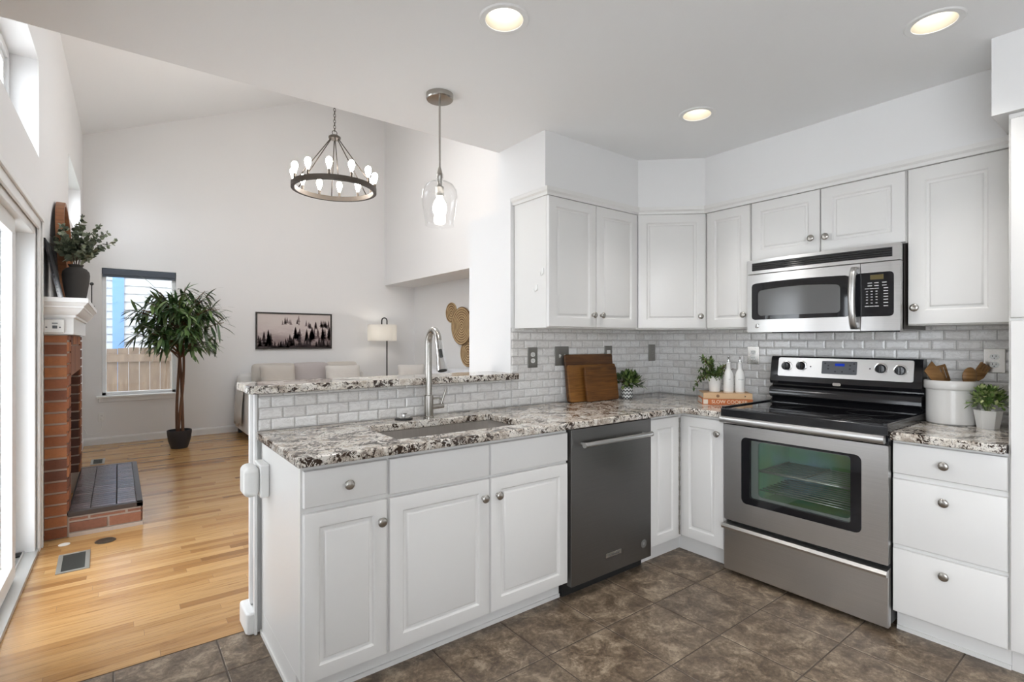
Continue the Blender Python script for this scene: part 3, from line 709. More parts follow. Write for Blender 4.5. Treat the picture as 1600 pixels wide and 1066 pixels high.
# ---------------------------------------------------------------- dishwasher
u = thing('dishwasher', 'dark stainless dishwasher with a bar handle next to the sink cabinet', 'dishwasher', (1.811, 1.88, 0))
MB().box(.004, .638, .035, .60, .10, .872).obj('tub', BLKM, u)
MB().box(.004, .638, .07, .09, 0.0, .10).obj('toe_panel', BLKM, u)
MB().box(.002, .640, 0, .034, .073, .870).obj('door', STEELD, u, bevel=.003)
MB().tube([(.055, -.045, .793), (.585, -.045, .793)], .0125, 18).obj('handle', STEEL, u, smooth='auto')
for xx in (.075, .565): MB().tube([(xx, 0, .793), (xx, -.042, .793)], .008, 12).obj('handle_post', STEEL, u, smooth='auto')
for xx in (.050, .578): MB().lathe([(.0145, 0), (.0145, .012)], (xx, -.045, .793), 18, 'x').obj('end_cap', STEEL, u, smooth='auto')
bd = MB().box(.254, .378, -.003, 0, .158, .182).obj('badge', NICK, u, bevel=.001)
text('badge_lettering', 'KitchenAid', .021, M('badge_ink', (.10, .10, .10), .5), bd, (.316, -.0034, .170))
st = MB().lathe([(.024, 0), (.024, .0006), (.001, .0007)], (.574, 0, .161), 24, '-y').obj('sticker', M('clear_sticker', (.24, .24, .235), .3, .5), u)
text('sticker_lettering', 'R', .022, M('sticker_ink', (.36, .36, .36), .4), st, (.574, -.001, .161))

# ---------------------------------------------------------------- range
u = thing('range', 'freestanding stainless and black electric range with glass cooktop', 'stove', (2.745, 1.602, 0), R90)
MB().box(.004, .160, .035, .64, .035, .892).box(.645, .790, .035, .64, .035, .892).box(.160, .645, .035, .64, .035, .433).box(.160, .645, .035, .64, .797, .892).box(.160, .645, .43, .64, .433, .797).obj('body', BLKM, u)
for a, b in ((.06, .07), (.73, .07), (.06, .56), (.73, .56)): MB().lathe([(.018, 0), (.018, .015), (.010, .016), (.010, .035)], (a, b, 0), 14).obj('foot', BLKM, u)
dr = MB().box(.002, .792, 0, .034, .025, .262).obj('drawer', STEEL, u, bevel=.004)
mb = MB().add([(.002, .03, .256), (.002, -.006, .256), (.002, -.026, .262), (.002, -.030, .274), (.002, -.020, .288), (.002, .03, .292), (.792, .03, .256), (.792, -.006, .256), (.792, -.026, .262), (.792, -.030, .274), (.792, -.020, .288), (.792, .03, .292)],
      [(0, 1, 2, 3, 4, 5), (11, 10, 9, 8, 7, 6)] + [(i, (i + 1) % 6, 6 + (i + 1) % 6, 6 + i) for i in range(6)])
mb.obj('drawer_grip', STEEL, dr, smooth='auto')
dz0, dz1 = .308, .846
door = rring((.003, .791, dz0, dz1), (.104, .686, .420, .786), .006, .028, -.0, .034).obj('oven_door', STEEL, u, smooth='auto')
rring((.104, .686, .420, .786), (.150, .640, .456, .774), .027, .014, .002, .03).obj('window_surround', BLKGL, door, smooth='auto')
rrect(.150, .640, .456, .774, .014, .010, .013).obj('window_glass', OVENGL, door)
rring((.1505, .6395, .4565, .7735), (.190, .634, .470, .768), .013, .02, .020, .024).obj('inner_rim', M('grey_rim', (.26, .26, .27), .3, .4), door, smooth='auto')
# oven cavity; its green-blue colour stands in for reflections in the glass
m_, n_, b_ = newmat('green_reflection_tint')
g_ = noise(n_, coords(n_, (1, 1, 1)), 3.0, 2)
b_.inputs['Roughness'].default_value = .35
n_.links.new(ramp(n_, g_, [(.35, (.20, .33, .12)), (.52, (.14, .34, .22)), (.66, (.20, .32, .44))]), b_.inputs['Base Color'])
mb = MB().box(.17, .635, .42, .425, .44, .79).box(.165, .17, .036, .425, .44, .79).box(.635, .64, .036, .425, .44, .79).box(.165, .64, .036, .425, .435, .44).box(.165, .64, .036, .425, .79, .795)
mb.obj('oven_cavity', m_, u)
RACKM = M('oven_rack_wire', (.42, .42, .42), .35, 1.0)
rk = MB()
for k in range(9): rk.tube([(.175, .06 + k * .042, .60), (.632, .06 + k * .042, .60)], .0035, 6)
for xx in (.18, .40, .628): rk.tube([(xx, .055, .604), (xx, .40, .604)], .004, 6)
rk.tube([(.175, .05, .606), (.632, .05, .606)], .005, 8)
rk.obj('rack', RACKM, u, smooth=True)
rk = MB()
for k in range(9): rk.tube([(.175, .06 + k * .042, .50), (.632, .06 + k * .042, .50)], .003, 6)
rk.obj('rack', RACKM, u, smooth=True)
# handle bar
mb = MB(); prof = [(-.012, .862), (-.034, .858), (-.046, .866), (-.049, .877), (-.046, .888), (-.036, .895), (-.012, .892)]
mb.add([(0.0, a, b) for a, b in prof] + [(.786, a, b) for a, b in prof], [tuple(range(7)), tuple(range(7, 14))[::-1]] + [(i, (i + 1) % 7, 7 + (i + 1) % 7, 7 + i) for i in range(7)])
mb.obj('handle', STEEL, door, smooth='auto')
for a in (.012, .735): MB().box(a, a + .045, -.02, .004, .866, .886).obj('handle_post', BLKM, door)
MB().box(.003, .791, .0, .034, .848, .893).obj('vent_strip', BLKG, u, bevel=.002)
# cooktop
ck = MB().box(-.003, .797, -.027, .535, .894, .940).obj('cooktop', BLKG, u, bevel=.006, seg=3)
MB().box(.018, .776, .0, .51, .938, .9415).obj('glass_surface', BLKGL, ck, bevel=.001)
rng_ = M('burner_marking', (.09, .09, .09), .2)
for a, b, r in ((.2, .14, .105), (.6, .14, .08), (.2, .38, .08), (.6, .38, .105)):
    mb = MB().lathe([(r, .9416), (r, .9419), (r - .002, .9419), (r - .002, .9416)], (a, b, 0), 40, caps=False); mb.obj('burner_ring', rng_, ck)
for a in (.0, .776): MB().box(a, a + .018, -.02, .53, .936, .949).obj('side_trim', BLKG, ck, bevel=.003)
# backguard: stepped black housing with a stainless control fascia
def extr(prof, x0, x1):
    n = len(prof); return MB().add([(x0, a, b) for a, b in prof] + [(x1, a, b) for a, b in prof], [tuple(range(n)), tuple(range(n, 2 * n))[::-1]] + [(i, (i + 1) % n, n + (i + 1) % n, n + i) for i in range(n)])
bgd = extr([(.60, .93), (.50, .93), (.50, .945), (.535, .958), (.545, .966), (.52, .972), (.505, .985), (.505, 1.02), (.515, 1.034), (.55, 1.043), (.55, 1.05), (.522, 1.056), (.512, 1.072), (.518, 1.10), (.538, 1.212), (.548, 1.224), (.60, 1.224)], .012, .784).obj('backguard', BLKG, u, smooth='auto')
tilt = lambda z: .516 + (z - 1.09) * .18
def onfascia(mb): return mb.xf(lambda x, y, z: (x, y + tilt(z), z))
fas = onfascia(rrect(.060, .748, 1.104, 1.216, .010, -.006, .012)).obj('control_fascia', M('fascia_steel', (.66, .655, .65), .3, .9), u, smooth='auto')
for i, kx in enumerate((.110, .196, .604, .692)):
    kz = (1.165, 1.169, 1.169, 1.163)[i]
    MB().lathe([(.031, 0), (.031, .003), (.027, .004)], (kx, tilt(kz) - .006, kz), 28, '-y').obj('knob_ring', CHROME, fas, smooth='auto')
    k_ = MB().lathe([(.0245, 0), (.0235, .016), (.021, .019), (.001, .0195)], (kx, tilt(kz) - .009, kz), 28, '-y').obj('control_knob', BLKG, fas, smooth='auto')
    mb = MB().box(-.0045, .0045, -.030, -.018, -.021, .021); mb.xf(lambda x, y, z: (kx + x, tilt(kz) - .009 + y, kz + z)); mb.obj('knob_grip', BLKG, fas, bevel=.002)
dp = onfascia(rrect(.310, .490, 1.128, 1.202, .005, -.009, -.005)).obj('display_panel', GREYPL, fas)
onfascia(rrect(.380, .428, 1.174, 1.189, .001, -.0098, -.009)).obj('clock_display', emit('blue_lcd', (.02, .05, .40), .5), fas)
mb = MB()
for a, b in ((.328, 1.188), (.345, 1.176), (.345, 1.158), (.382, 1.143), (.418, 1.143), (.456, 1.180), (.476, 1.190), (.476, 1.150), (.456, 1.160)):
    o_ = len(mb.v); mb.lathe([(.0048, 0), (.0048, .0008), (.0002, .0009)], (a, -.009, b), 12, '-y'); mb.xf(lambda x, y, z: (x, y + tilt(z), z), o_)
mb.obj('touch_keys', M('key_print', (.03, .03, .035), .4), fas)
mb = MB()
for a in (.248, .552): o_ = len(mb.v); mb.lathe([(.004, 0), (.004, .0006), (.0002, .0007)], (a, -.006, 1.166), 10, '-y'); mb.xf(lambda x, y, z: (x, y + tilt(z), z), o_)
mb.obj('indicator_mark', BLKM, fas)
bd = rrect(.372, .414, 1.062, 1.078, .006, .507, .514).obj('badge', CHROME, u, smooth='auto')

# ---------------------------------------------------------------- microwave
u = thing('microwave', 'stainless over-the-range microwave with a curved vertical handle', 'microwave', (3.0, 1.600, 0), R90)
WM = .763
bow = lambda mb: mb.xf(lambda x, y, z: (x, y - .022 * (1 - (2 * x / WM - 1) ** 2), z))
def gbox(x0, x1, y0, y1, z0, z1, n=14):
    mb = MB(); vs = []
    for i in range(n + 1):
        x = x0 + (x1 - x0) * i / n; vs += [(x, y0, z0), (x, y1, z0), (x, y1, z1), (x, y0, z1)]
    return mb.add(vs, [(0, 1, 2, 3), (4 * n, 4 * n + 3, 4 * n + 2, 4 * n + 1)] + [(4 * i + a, 4 * i + (a + 1) % 4, 4 * i + 4 + (a + 1) % 4, 4 * i + 4 + a) for i in range(n) for a in range(4)])
MB().box(0, WM, .03, .40, 1.375, 1.796).obj('body', M('dark_steel_case', (.16, .15, .14), .35, .8), u, bevel=.002)
gt = bow(gbox(0, WM, 0, .05, 1.714, 1.796)).obj('vent_grille', STEEL, u, smooth='auto')
bow(gbox(.033, .732, -.0012, .004, 1.732, 1.778)).obj('vent_recess', BLKM, gt)
for k in range(4): bow(gbox(.036, .729, -.006, .002, 1.734 + k * .0112, 1.7385 + k * .0112)).obj('vent_slat', BLKG, gt)
dr = bow(gbox(.001, .599, 0, .05, 1.370, 1.709)).obj('door', STEEL, u, smooth='auto')
def grr(x0, x1, z0, z1, y0, y1, arch=0, n=16):
    """rounded panel split into columns so that it can follow the bow; arch lifts the middle of its edges"""
    r = .018; mb = MB(); vs = []
    for i in range(n + 1):
        t = i / n; x = x0 + (x1 - x0) * (.5 - .5 * math.cos(PI * t))
        e = min(x - x0, x1 - x); c = r - math.sqrt(max(0, r * r - max(0, r - e) ** 2)); a = arch * (1 - (2 * (x - x0) / (x1 - x0) - 1) ** 2)
        vs += [(x, y0, z0 + c), (x, y1, z0 + c), (x, y1, z1 - c + a), (x, y0, z1 - c + a)]
    return mb.add(vs, [(0, 1, 2, 3), (4 * n, 4 * n + 3, 4 * n + 2, 4 * n + 1)] + [(4 * i + a, 4 * i + (a + 1) % 4, 4 * i + 4 + (a + 1) % 4, 4 * i + 4 + a) for i in range(n) for a in range(4)])
bow(grr(.031, .553, 1.443, 1.656, -.0015, .004, .006)).obj('door_glass', BLKGL, dr, smooth='auto')
bow(grr(.072, .510, 1.466, 1.612, -.0025, .002, .012)).obj('viewing_window', M('perforated_screen', (.115, .115, .115), .14), dr, smooth='auto')
cp = bow(gbox(.601, WM, 0, .05, 1.370, 1.709)).obj('control_side', STEEL, u, smooth='auto')
bow(grr(.560, .738, 1.441, 1.660, -.0015, .004)).obj('control_panel', BLKGL, cp, smooth='auto')
bow(gbox(.642, .697, -.0024, -.001, 1.624, 1.648, 4)).obj('display', M('amber_display', (.11, .085, .03), .25), cp)
mb = MB()
for r_, zz in enumerate((1.608, 1.594, 1.580, 1.566, 1.552, 1.538, 1.524, 1.508, 1.492)):
    cols = (.640, .668, .700) if r_ < 2 else (.628, .648, .668, .706)
    for x_ in cols:
        wd_ = .009 if (r_ < 2 or x_ > .7 or r_ in (2, 8)) else .004
        mb.box(x_ - wd_, x_ + wd_, -.0022, -.0012, zz - .0018, zz + .0018)
bow(mb).obj('keypad_print', M('keypad_print', (.55, .55, .55), .5), cp)
pts = [(.578, -.035, 1.692), (.578, -.055, 1.66), (.578, -.066, 1.60), (.578, -.070, 1.535), (.578, -.066, 1.47), (.578, -.055, 1.41), (.578, -.035, 1.378)]
mb = MB(); vs = []
for x, y, z in pts: vs += [(x - .017, y, z), (x - .008, y - .012, z), (x + .008, y - .012, z), (x + .017, y, z), (x + .012, y + .008, z), (x - .012, y + .008, z)]
mb.add(vs, [tuple(range(6)), tuple(36 + a for a in range(6))[::-1]] + [(6 * i + a, 6 * i + (a + 1) % 6, 6 * i + 6 + (a + 1) % 6, 6 * i + 6 + a) for i in range(6) for a in range(6)])
mb.obj('handle', STEEL, dr, smooth=True)
for a in (1.655, 1.385): MB().box(.566, .590, -.04, .0, a, a + .03).obj('handle_post', STEELD, dr, bevel=.004)
bd = bow(MB().lathe([(.013, 0), (.013, .002), (.0115, .0028), (.001, .0029)], (.065, -.0, 1.407), 24, '-y')).obj('badge', CHROME, dr, smooth='auto')
text('badge_lettering', 'ge', .016, M('badge_dark', (.12, .12, .12), .4), bd, (.065, -.0086, 1.4085))
MB().box(.1, .66, .10, .36, 1.368, 1.376).obj('underside_filter', BLKM, u)

# ---------------------------------------------------------------- outlets and switches
def plate(name, label, cat, loc, rz, w, h, kind, mat, ins, grp='wall plates on the tile'):
    t = thing(name, label, cat, loc, rz, grp)
    p = MB().box(-w / 2, w / 2, -.006, 0, -h / 2, h / 2).obj('plate', mat, t, bevel=.0025)
    if kind == 'duplex':
        for s in (-1, 1):
            r = rrect(-.0165, .0165, s * .0195 - .014, s * .0195 + .014, .012, -.0085, -.005).obj('receptacle', ins, t, smooth='auto')
            mb = MB().box(-.0075, -.0055, -.0088, -.008, s * .0195 - .001, s * .0195 + .008).box(.0055, .0075, -.0088, -.008, s * .0195 - .001, s * .0195 + .007)
            mb.lathe([(.0022, 0), (.0022, .0006)], (0, -.0082, s * .0195 - .007), 10, '-y').obj('slots', BLKM, r)
        MB().lathe([(.003, 0), (.003, .0015)], (0, -.006, 0), 10, '-y').obj('screw', mat, t)
    elif kind == 'switch2':
        for s in (-1, 1): MB().add([(s * .023 - .005, -.006, -.010), (s * .023 + .005, -.006, -.010), (s * .023 + .005, -.018, .004), (s * .023 - .005, -.018, .004), (s * .023 - .005, -.006, .012), (s * .023 + .005, -.006, .012)],
                         [(0, 1, 2, 3), (3, 2, 5, 4), (0, 3, 4), (1, 5, 2), (0, 4, 5, 1)]).obj('toggle', ins, t)
    elif kind == 'rocker':
        MB().box(-.017, .017, -.0095, -.005, -.034, .034).obj('rocker', ins, t, bevel=.002)
    return t
ysurf = YB - .0115; xsurf = XS - .0115
plate('outlet', 'pewter outlet plate leftmost on the tiled sink wall, under the two-door cabinet', 'outlet', (2.096, ysurf, 1.212), 0, .080, .128, 'duplex', PEWT, WHITEP)
plate('light_switch', 'double toggle switch in a pewter plate beside the wooden boards', 'switch', (2.350, ysurf, 1.218), 0, .122, .128, 'switch2', PEWT, WHITEP)
plate('outlet', 'plate partly hidden behind the tall wooden cutting board', 'outlet', (2.803, ysurf, 1.219), 0, .080, .128, 'rocker', PEWT, WHITEP)
plate('outlet', 'pewter outlet plate near the tiled corner above the small boxwood plant', 'outlet', (3.302, ysurf, 1.227), 0, .080, .128, 'duplex', PEWT, M('grey_receptacle', (.30, .29, .27), .4))
plate('outlet', 'white outlet with metal plate left of the range above the oil bottles', 'outlet', (xsurf, 1.767, 1.222), R90, .080, .122, 'duplex', NICK, WHITEP)
plate('outlet', 'outlet in a brushed metal plate right of the range above the potted plant', 'outlet', (xsurf, .567, 1.222), R90, .080, .118, 'duplex', NICK, WHITEP)
t = plate('outlet', 'white wall outlet below the living room window with a plugged-in cord', 'outlet', (-.165, YF, .345), 0, .075, .118, 'duplex', WHITEP, WHITEP, None)
cb = thing('power_cord', 'thin white cord hanging from the living room outlet', 'cord', (-.165, YF - .04, .3))
MB().box(-.178, -.152, YF - .035, YF - .009, .312, .340).obj('plug', WHITEP, cb, world=True, bevel=.004)
MB().tube([(-.165, YF - .03, .315), (-.16, YF - .03, .24), (-.18, YF - .03, .17), (-.24, YF - .03, .13), (-.31, YF - .03, .15), (-.335, YF - .03, .22)], .003, 6).obj('cable', WHITEP, cb, world=True, smooth=True)
# outlet cover box on the peninsula end
ob = thing('outlet_cover_box', 'white child-safety outlet cover box on the peninsula end panel', 'outlet cover', (.512, 2.43, .72))
MB().box(.476, .512, 2.365, 2.49, .655, .795).obj('base', WHITEP, ob, world=True, bevel=.006, seg=3)
MB().box(.415, .477, 2.37, 2.485, .66, .79).obj('cover', WHITEP, ob, world=True, bevel=.026, seg=6)

# ---------------------------------------------------------------- things on the counter
ZT = .912
def lean(mb, ang, y, z):
    c, s = math.cos(ang), math.sin(ang)
    return mb.xf(lambda X, Y, Zz: (X, y + Y * c + Zz * s, z - Y * s + Zz * c))
def board(label, x0, x1, h, th, ybot, ang, mat, yaw=0, r=.015):
    mb = rrect(x0, x1, 0, h, r, -th, 0); lean(mb, ang, ybot, ZT + .001 + 0 * th)
    zmin = min(v[2] for v in mb.v); mb.xf(lambda x, y, z: (x, y, z - zmin + ZT + .0005))
    o = mb.obj('cutting_board', mat, bevel=.003); return tag(o, label, 'cutting board', 'cutting boards leaning on the tile')
board('tallest dark cutting board, at the back against the tile', 2.352, 2.812, .315, .016, 2.480, .11, BOARD1)
board('middle cutting board with the lighter wood, standing in front of the tall dark one', 2.345, 2.808, .245, .016, 2.452, .12, BOARD2)
board('smallest cutting board, in front of the other two beside the boxwood pot', 2.462, 2.772, .232, .018, 2.414, .13, BOARD3)

def leafball(mb, c, rad, n, L, wd, rng, up=.4, zmin=None, droop=.3, keep=None):
    for k in range(n):
        v = rv(rng); v.z = abs(v.z) * 1.0 - .25 if zmin is None else v.z
        r = rng.uniform(.45, 1.0); p = Vector(c) + Vector((v.x * rad[0], v.y * rad[1], v.z * rad[2])) * r
        d = v + rv(rng) * .7 + Vector((0, 0, up))
        if keep and not (keep(p) and keep(p + d.normalized() * L * 1.2)): continue
        leaf(mb, p, d, L * rng.uniform(.7, 1.2), wd * rng.uniform(.8, 1.2), droop, segs=2)
rng = random.Random(5)
# boxwood in a patterned pot
px, py = 2.865, 2.405
t = thing('potted_plant', 'small leafy boxwood in a black and white patterned pot by the cutting boards', 'plant', (px, py, ZT), group='potted plants')
m_, n_, b_ = newmat('patterned_pot_glaze')
sx = n_.nodes.new('ShaderNodeSeparateXYZ'); n_.links.new(coords(n_), sx.inputs[0])
an = nd(n_, 'Math', operation='ARCTAN2'); n_.links.new(sx.outputs[1], an.inputs[0]); n_.links.new(sx.outputs[0], an.inputs[1])
ms = nd(n_, 'Math', operation='MULTIPLY'); n_.links.new(an.outputs[0], ms.inputs[0]); ms.inputs[1].default_value = 11
sn = nd(n_, 'Math', operation='SINE'); n_.links.new(ms.outputs[0], sn.inputs[0])
mz = nd(n_, 'Math', operation='MULTIPLY'); n_.links.new(sx.outputs[2], mz.inputs[0]); mz.inputs[1].default_value = 260
mm = nd(n_, 'Math', operation='MULTIPLY_ADD'); n_.links.new(sn.outputs[0], mm.inputs[0]); mm.inputs[1].default_value = 1.3; n_.links.new(mz.outputs[0], mm.inputs[2])
sz = nd(n_, 'Math', operation='SINE'); n_.links.new(mm.outputs[0], sz.inputs[0])
n_.links.new(ramp(n_, sz.outputs[0], [(0, (.82, .82, .80)), (.35, (.05, .05, .05))], 'CONSTANT'), b_.inputs['Base Color']); b_.inputs['Roughness'].default_value = .3
MB().lathe([(.036, 0), (.040, .004), (.0425, .085), (.039, .086), (.037, .06), (.001, .06)], (0, 0, 0), 28).obj('pot', m_, t, smooth='auto')
mb = MB(); leafball(mb, (0, 0, .112), (.112, .105, .088), 480, .044, .023, rng, keep=lambda p: not (px + p.x < 2.835 and py + p.y > 2.372) and py + p.y < 2.52); mb.obj('foliage', LEAFB, t)
mb = MB()
for k in range(10): v = rv(rng); mb.tube([(0, 0, .06), (v.x * .03, v.y * .03, .11), (v.x * .06, v.y * .06, .13)], .0015, 5)
mb.obj('stems', TRUNKW, t)
# books
def bookstack():
    A = Vector((2.968, 1.878)); B = Vector((3.166, 1.650)); d = (B - A); L = d.length; rz = math.atan2(d.y, d.x)
    rz_ = rz
    specs = (('orange slow cooker cookbook lying at the bottom of the stack by the range', M('orange_cover', (.56, .16, .045), .5), L * 1.0, .20, .037, 0, 0.0),
             ('tan cookbook lying on top of the orange cookbook', M('tan_cover', (.62, .40, .22), .55), L * .97, .19, .036, .038, .006))
    for lb, cm, bl_, bw, th, z0, sh in specs:
        t = thing('cookbook', lb, 'book', (A.x, A.y, ZT + z0), rz_, group='cookbooks stacked by the range')
        x0, x1 = sh, sh + bl_
        mb = MB().box(x0, x1, 0, bw, 0, .003).box(x0, x1, 0, bw, th - .003, th).box(x0, x1, 0, .003, .003, th - .003); mb.obj('cover', cm, t, bevel=.001)
        MB().box(x0 + .004, x1 - .004, .0035, bw - .005, .0035, th - .0035).obj('pages', M('page_paper', (.78, .74, .66), .9), t)
        if z0 == 0:
            text('title', 'SLOW COOKER', .030, M('cream_lettering', (.85, .72, .55), .6), t, ((x0 + x1) / 2 + .012, -.0006, th / 2))
            MB().box(x0 + .006, x0 + .034, -.0008, .0, .004, th - .004).obj('spine_panel', M('pale_spine', (.75, .66, .55), .6), t)
        else:
            MB().lathe([(.010, 0), (.010, .0006), (.0003, .0007)], (x0 + .088, 0, th / 2), 16, '-y').obj('spine_emblem', M('brown_print', (.22, .11, .045), .6), t)
            MB().lathe([(.006, 0), (.006, .0006), (.0003, .0007)], (x0 + .25, 0, th / 2), 3, '-y').obj('spine_emblem', M('dark_print', (.04, .03, .02), .6), t)
    return A, rz
A_, brz = bookstack()
bk = lambda u_, v_: (A_.x + math.cos(brz) * u_ - math.sin(brz) * v_, A_.y + math.sin(brz) * u_ + math.cos(brz) * v_)
ZB = ZT + .0745
x_, y_ = bk(.095, .118)
t = thing('potted_plant', 'leafy green plant in a plain white pot on the cookbooks', 'plant', (x_, y_, ZB), group='potted plants')
MB().lathe([(.034, 0), (.035, .003), (.046, .098), (.0465, .102), (.042, .102), (.040, .075), (.001, .075)], (0, 0, 0), 28).obj('pot', CERAM, t, smooth='auto')
mb = MB(); st = MB()
for k in range(34):
    v = rv(rng); h = Vector((v.x * .10, v.y * .10, .09 + abs(v.z) * .13)); 
    if k < 5: h = Vector((-.06 - .018 * k, .02 + .012 * k, .15 - .03 * k)) if k > 2 else Vector((-.075 + .01 * k, .045, .22))
    if k == 5: h = Vector((.09, -.08, .15))
    p0 = Vector((v.x * .02, v.y * .02, .075)); c_ = Vector((h.x * .5, h.y * .5, max(h.z * .8, .13)))
    pts = [p0 * (1 - s) ** 2 + c_ * 2 * s * (1 - s) + h * s * s for s in [i / 6 for i in range(7)]]
    st.tube(pts, .0013, 5)
    for i in range(1, 7):
        for q in range(4):
            d = rv(rng)
            if any(math.hypot(x_ + p_.x - B_[0], y_ + p_.y - B_[1]) < .042 for B_ in (bk(.168, .052), bk(.236, .050)) for p_ in (pts[i], pts[i] + d.normalized() * .03)): continue
            if h.x > .03 and pts[i].z > .0 and i > 3 and h.z < .17: continue
            leaf(mb, pts[i], d + (pts[i] - pts[i - 1]).normalized() * .6, .030, .014, .2, segs=2)
mb.obj('foliage', LEAFB, t); st.obj('stems', TRUNKW, t)
for i, (a, b) in enumerate(((.168, .052), (.236, .050))):
    x_, y_ = bk(a, b)
    t = thing('oil_bottle', ('white ceramic oil bottle on the cookbooks, next to the potted plant', 'white ceramic oil bottle on the cookbooks, next to the range')[i], 'bottle', (x_, y_, ZB), brz, group='ceramic oil bottles')
    MB().lathe([(.029, 0), (.0305, .003), (.0305, .105), (.029, .118), (.022, .138), (.0145, .148), (.0135, .155), (.0135, .188), (.015, .190), (.015, .196), (.0005, .196)], (0, 0, 0), 28).obj('bottle_body', CERAM, t, smooth='auto')
    MB().lathe([(.0307, .0), (.0307, .006)], (0, 0, .002), 28, caps=False).obj('unglazed_band', M('bare_clay', (.62, .48, .36), .8), t)
    MB().lathe([(.010, .196), (.010, .200), (.0055, .204), (.004, .222), (.0055, .225), (.0055, .232), (.0005, .233)], (0, 0, 0), 16).obj('pour_spout', CHROME, t, smooth='auto')
    mb = text('bottle_lettering', ('oil', 'vinegar')[i], .012, M('grey_print', (.35, .35, .35), .6), t, (0, -.0306, .088))
# crock with wooden utensils
kx, ky = 3.275, .705; kr = .099
t = thing('utensil_crock', 'large off-white ceramic crock holding wooden utensils right of the range', 'crock', (kx, ky, ZT))
MB().lathe([(kr - .006, 0), (kr, .006), (kr, .168), (kr + .006, .172), (kr + .008, .178), (kr + .008, .207), (kr + .004, .213), (kr - .004, .213), (kr - .008, .205), (kr - .010, .02), (.001, .015)], (0, 0, 0), 44).obj('crock_body', M('warm_white_stoneware', (.68, .665, .64), .2), t, smooth='auto')
rt = Vector((.7945, -.6074, 0)); fw = Vector((.6074, .7945, 0)); kc = Vector((kx, ky, ZT))
def uten(name, label, cat, base, top, head):
    b_ = kc + rt * base[0] + fw * base[1] + Vector((0, 0, base[2])); e_ = kc + rt * top[0] + fw * top[1] + Vector((0, 0, top[2]))
    t = thing(name, label, cat, tuple(b_), group='wooden utensils in the crock')
    MB().tube([b_, (b_ + e_) / 2, e_], [.006, .0065, .007], 10).obj('utensil_handle', SPOONW, t, world=True, smooth=True)
    d = (e_ - b_).normalized(); s = (fw - d * fw.dot(d)).normalized(); w = d.cross(s)
    F = lambda a, c, q: e_ + w * a + d * c + s * q      # a: across, c: along, q: toward the back
    mb = MB(); head(mb, F); mb.obj('utensil_head', SPOONW, t, world=True, smooth='auto', bevel=.0015)
def bladehead(out, th=.005, slots=0):
    def f(mb, F):
        n = len(out); mb.add([F(a, c, -th / 2) for a, c in out] + [F(a, c, th / 2) for a, c in out], [tuple(range(n)), tuple(range(n, 2 * n))[::-1]] + [(i, (i + 1) % n, n + (i + 1) % n, n + i) for i in range(n)])
    return f
def slotted(mb, F):
    for a in (-.026, -.009, .009, .026): bladehead([(a - .006, .0), (a + .006, .0), (a + .006, .078), (a - .006, .078)])(mb, F)
    bladehead([(-.006, -.03), (.006, -.03), (.032, .005), (.032, .018), (-.032, .018), (-.032, .005)])(mb, F); bladehead([(-.032, .072), (.032, .072), (.03, .086), (-.03, .086)])(mb, F)
def spoonhead(mb, F):
    n = 12; vs = []; 
    for i in range(9):
        a = PI * i / 8
        for k in range(n):
            b_ = 2 * PI * k / n; vs.append(F(.036 * math.sin(a) * math.cos(b_), .03 - .045 * math.cos(a), .013 * math.sin(a) * math.sin(b_)))
    mb.add(vs, [(i * n + k, i * n + (k + 1) % n, (i + 1) * n + (k + 1) % n, (i + 1) * n + k) for i in range(8) for k in range(n)])
def forkhead(mb, F):
    bladehead([(-.006, -.02), (.006, -.02), (.026, .02), (.026, .045), (-.026, .045), (-.026, .02)], .010)(mb, F)
    for a in (-.021, -.007, .007, .021): bladehead([(a - .0045, .04), (a + .0045, .04), (a + .003, .082), (a - .003, .082)], .012)(mb, F)
uten('wooden_turner', 'broad wooden turner leaning far left in the crock', 'spatula', (.06, -.02, .02), (-.052, .0, .206), bladehead([(-.006, -.03), (.006, -.03), (.034, .02), (.038, .085), (-.020, .105), (-.030, .02)]))
uten('slotted_turner', 'slotted wooden turner second from left in the crock', 'spatula', (.05, .03, .02), (.004, .045, .20), slotted)
uten('wooden_spoon', 'round-bowled wooden spoon in the middle of the crock', 'spoon', (.02, -.05, .02), (.038, -.055, .205), spoonhead)
uten('wooden_fork', 'toothed wooden fork leaning far right in the crock', 'fork', (-.03, -.02, .02), (.092, -.035, .222), forkhead)
# hexagonal pot
hx, hy = 3.222, .560
t = thing('potted_plant', 'pale green plant in a white faceted pot on the short counter by the pantry', 'plant', (hx, hy, ZT), group='potted plants')
MB().lathe([(.040, 0), (.053, .084), (.048, .084), (.046, .06), (.001, .06)], (0, 0, 0), 6).xf(lambda x, y, z: (x * .94 + y * .3, y * .94 - x * .3, z)).obj('pot', CERAM, t)
mb = MB(); leafball(mb, (0, 0, .125), (.078, .072, .088), 620, .028, .014, rng, keep=lambda p: math.hypot(hx + p.x - kx, hy + p.y - ky) > .112); mb.obj('foliage', LEAFG, t)
mb = MB()
for k in range(14): v = rv(rng); mb.tube([(0, 0, .06), (v.x * .02, v.y * .02, .10), (v.x * .05, v.y * .05, .15)], .0012, 5)
mb.obj('stems', LEAFG, t)

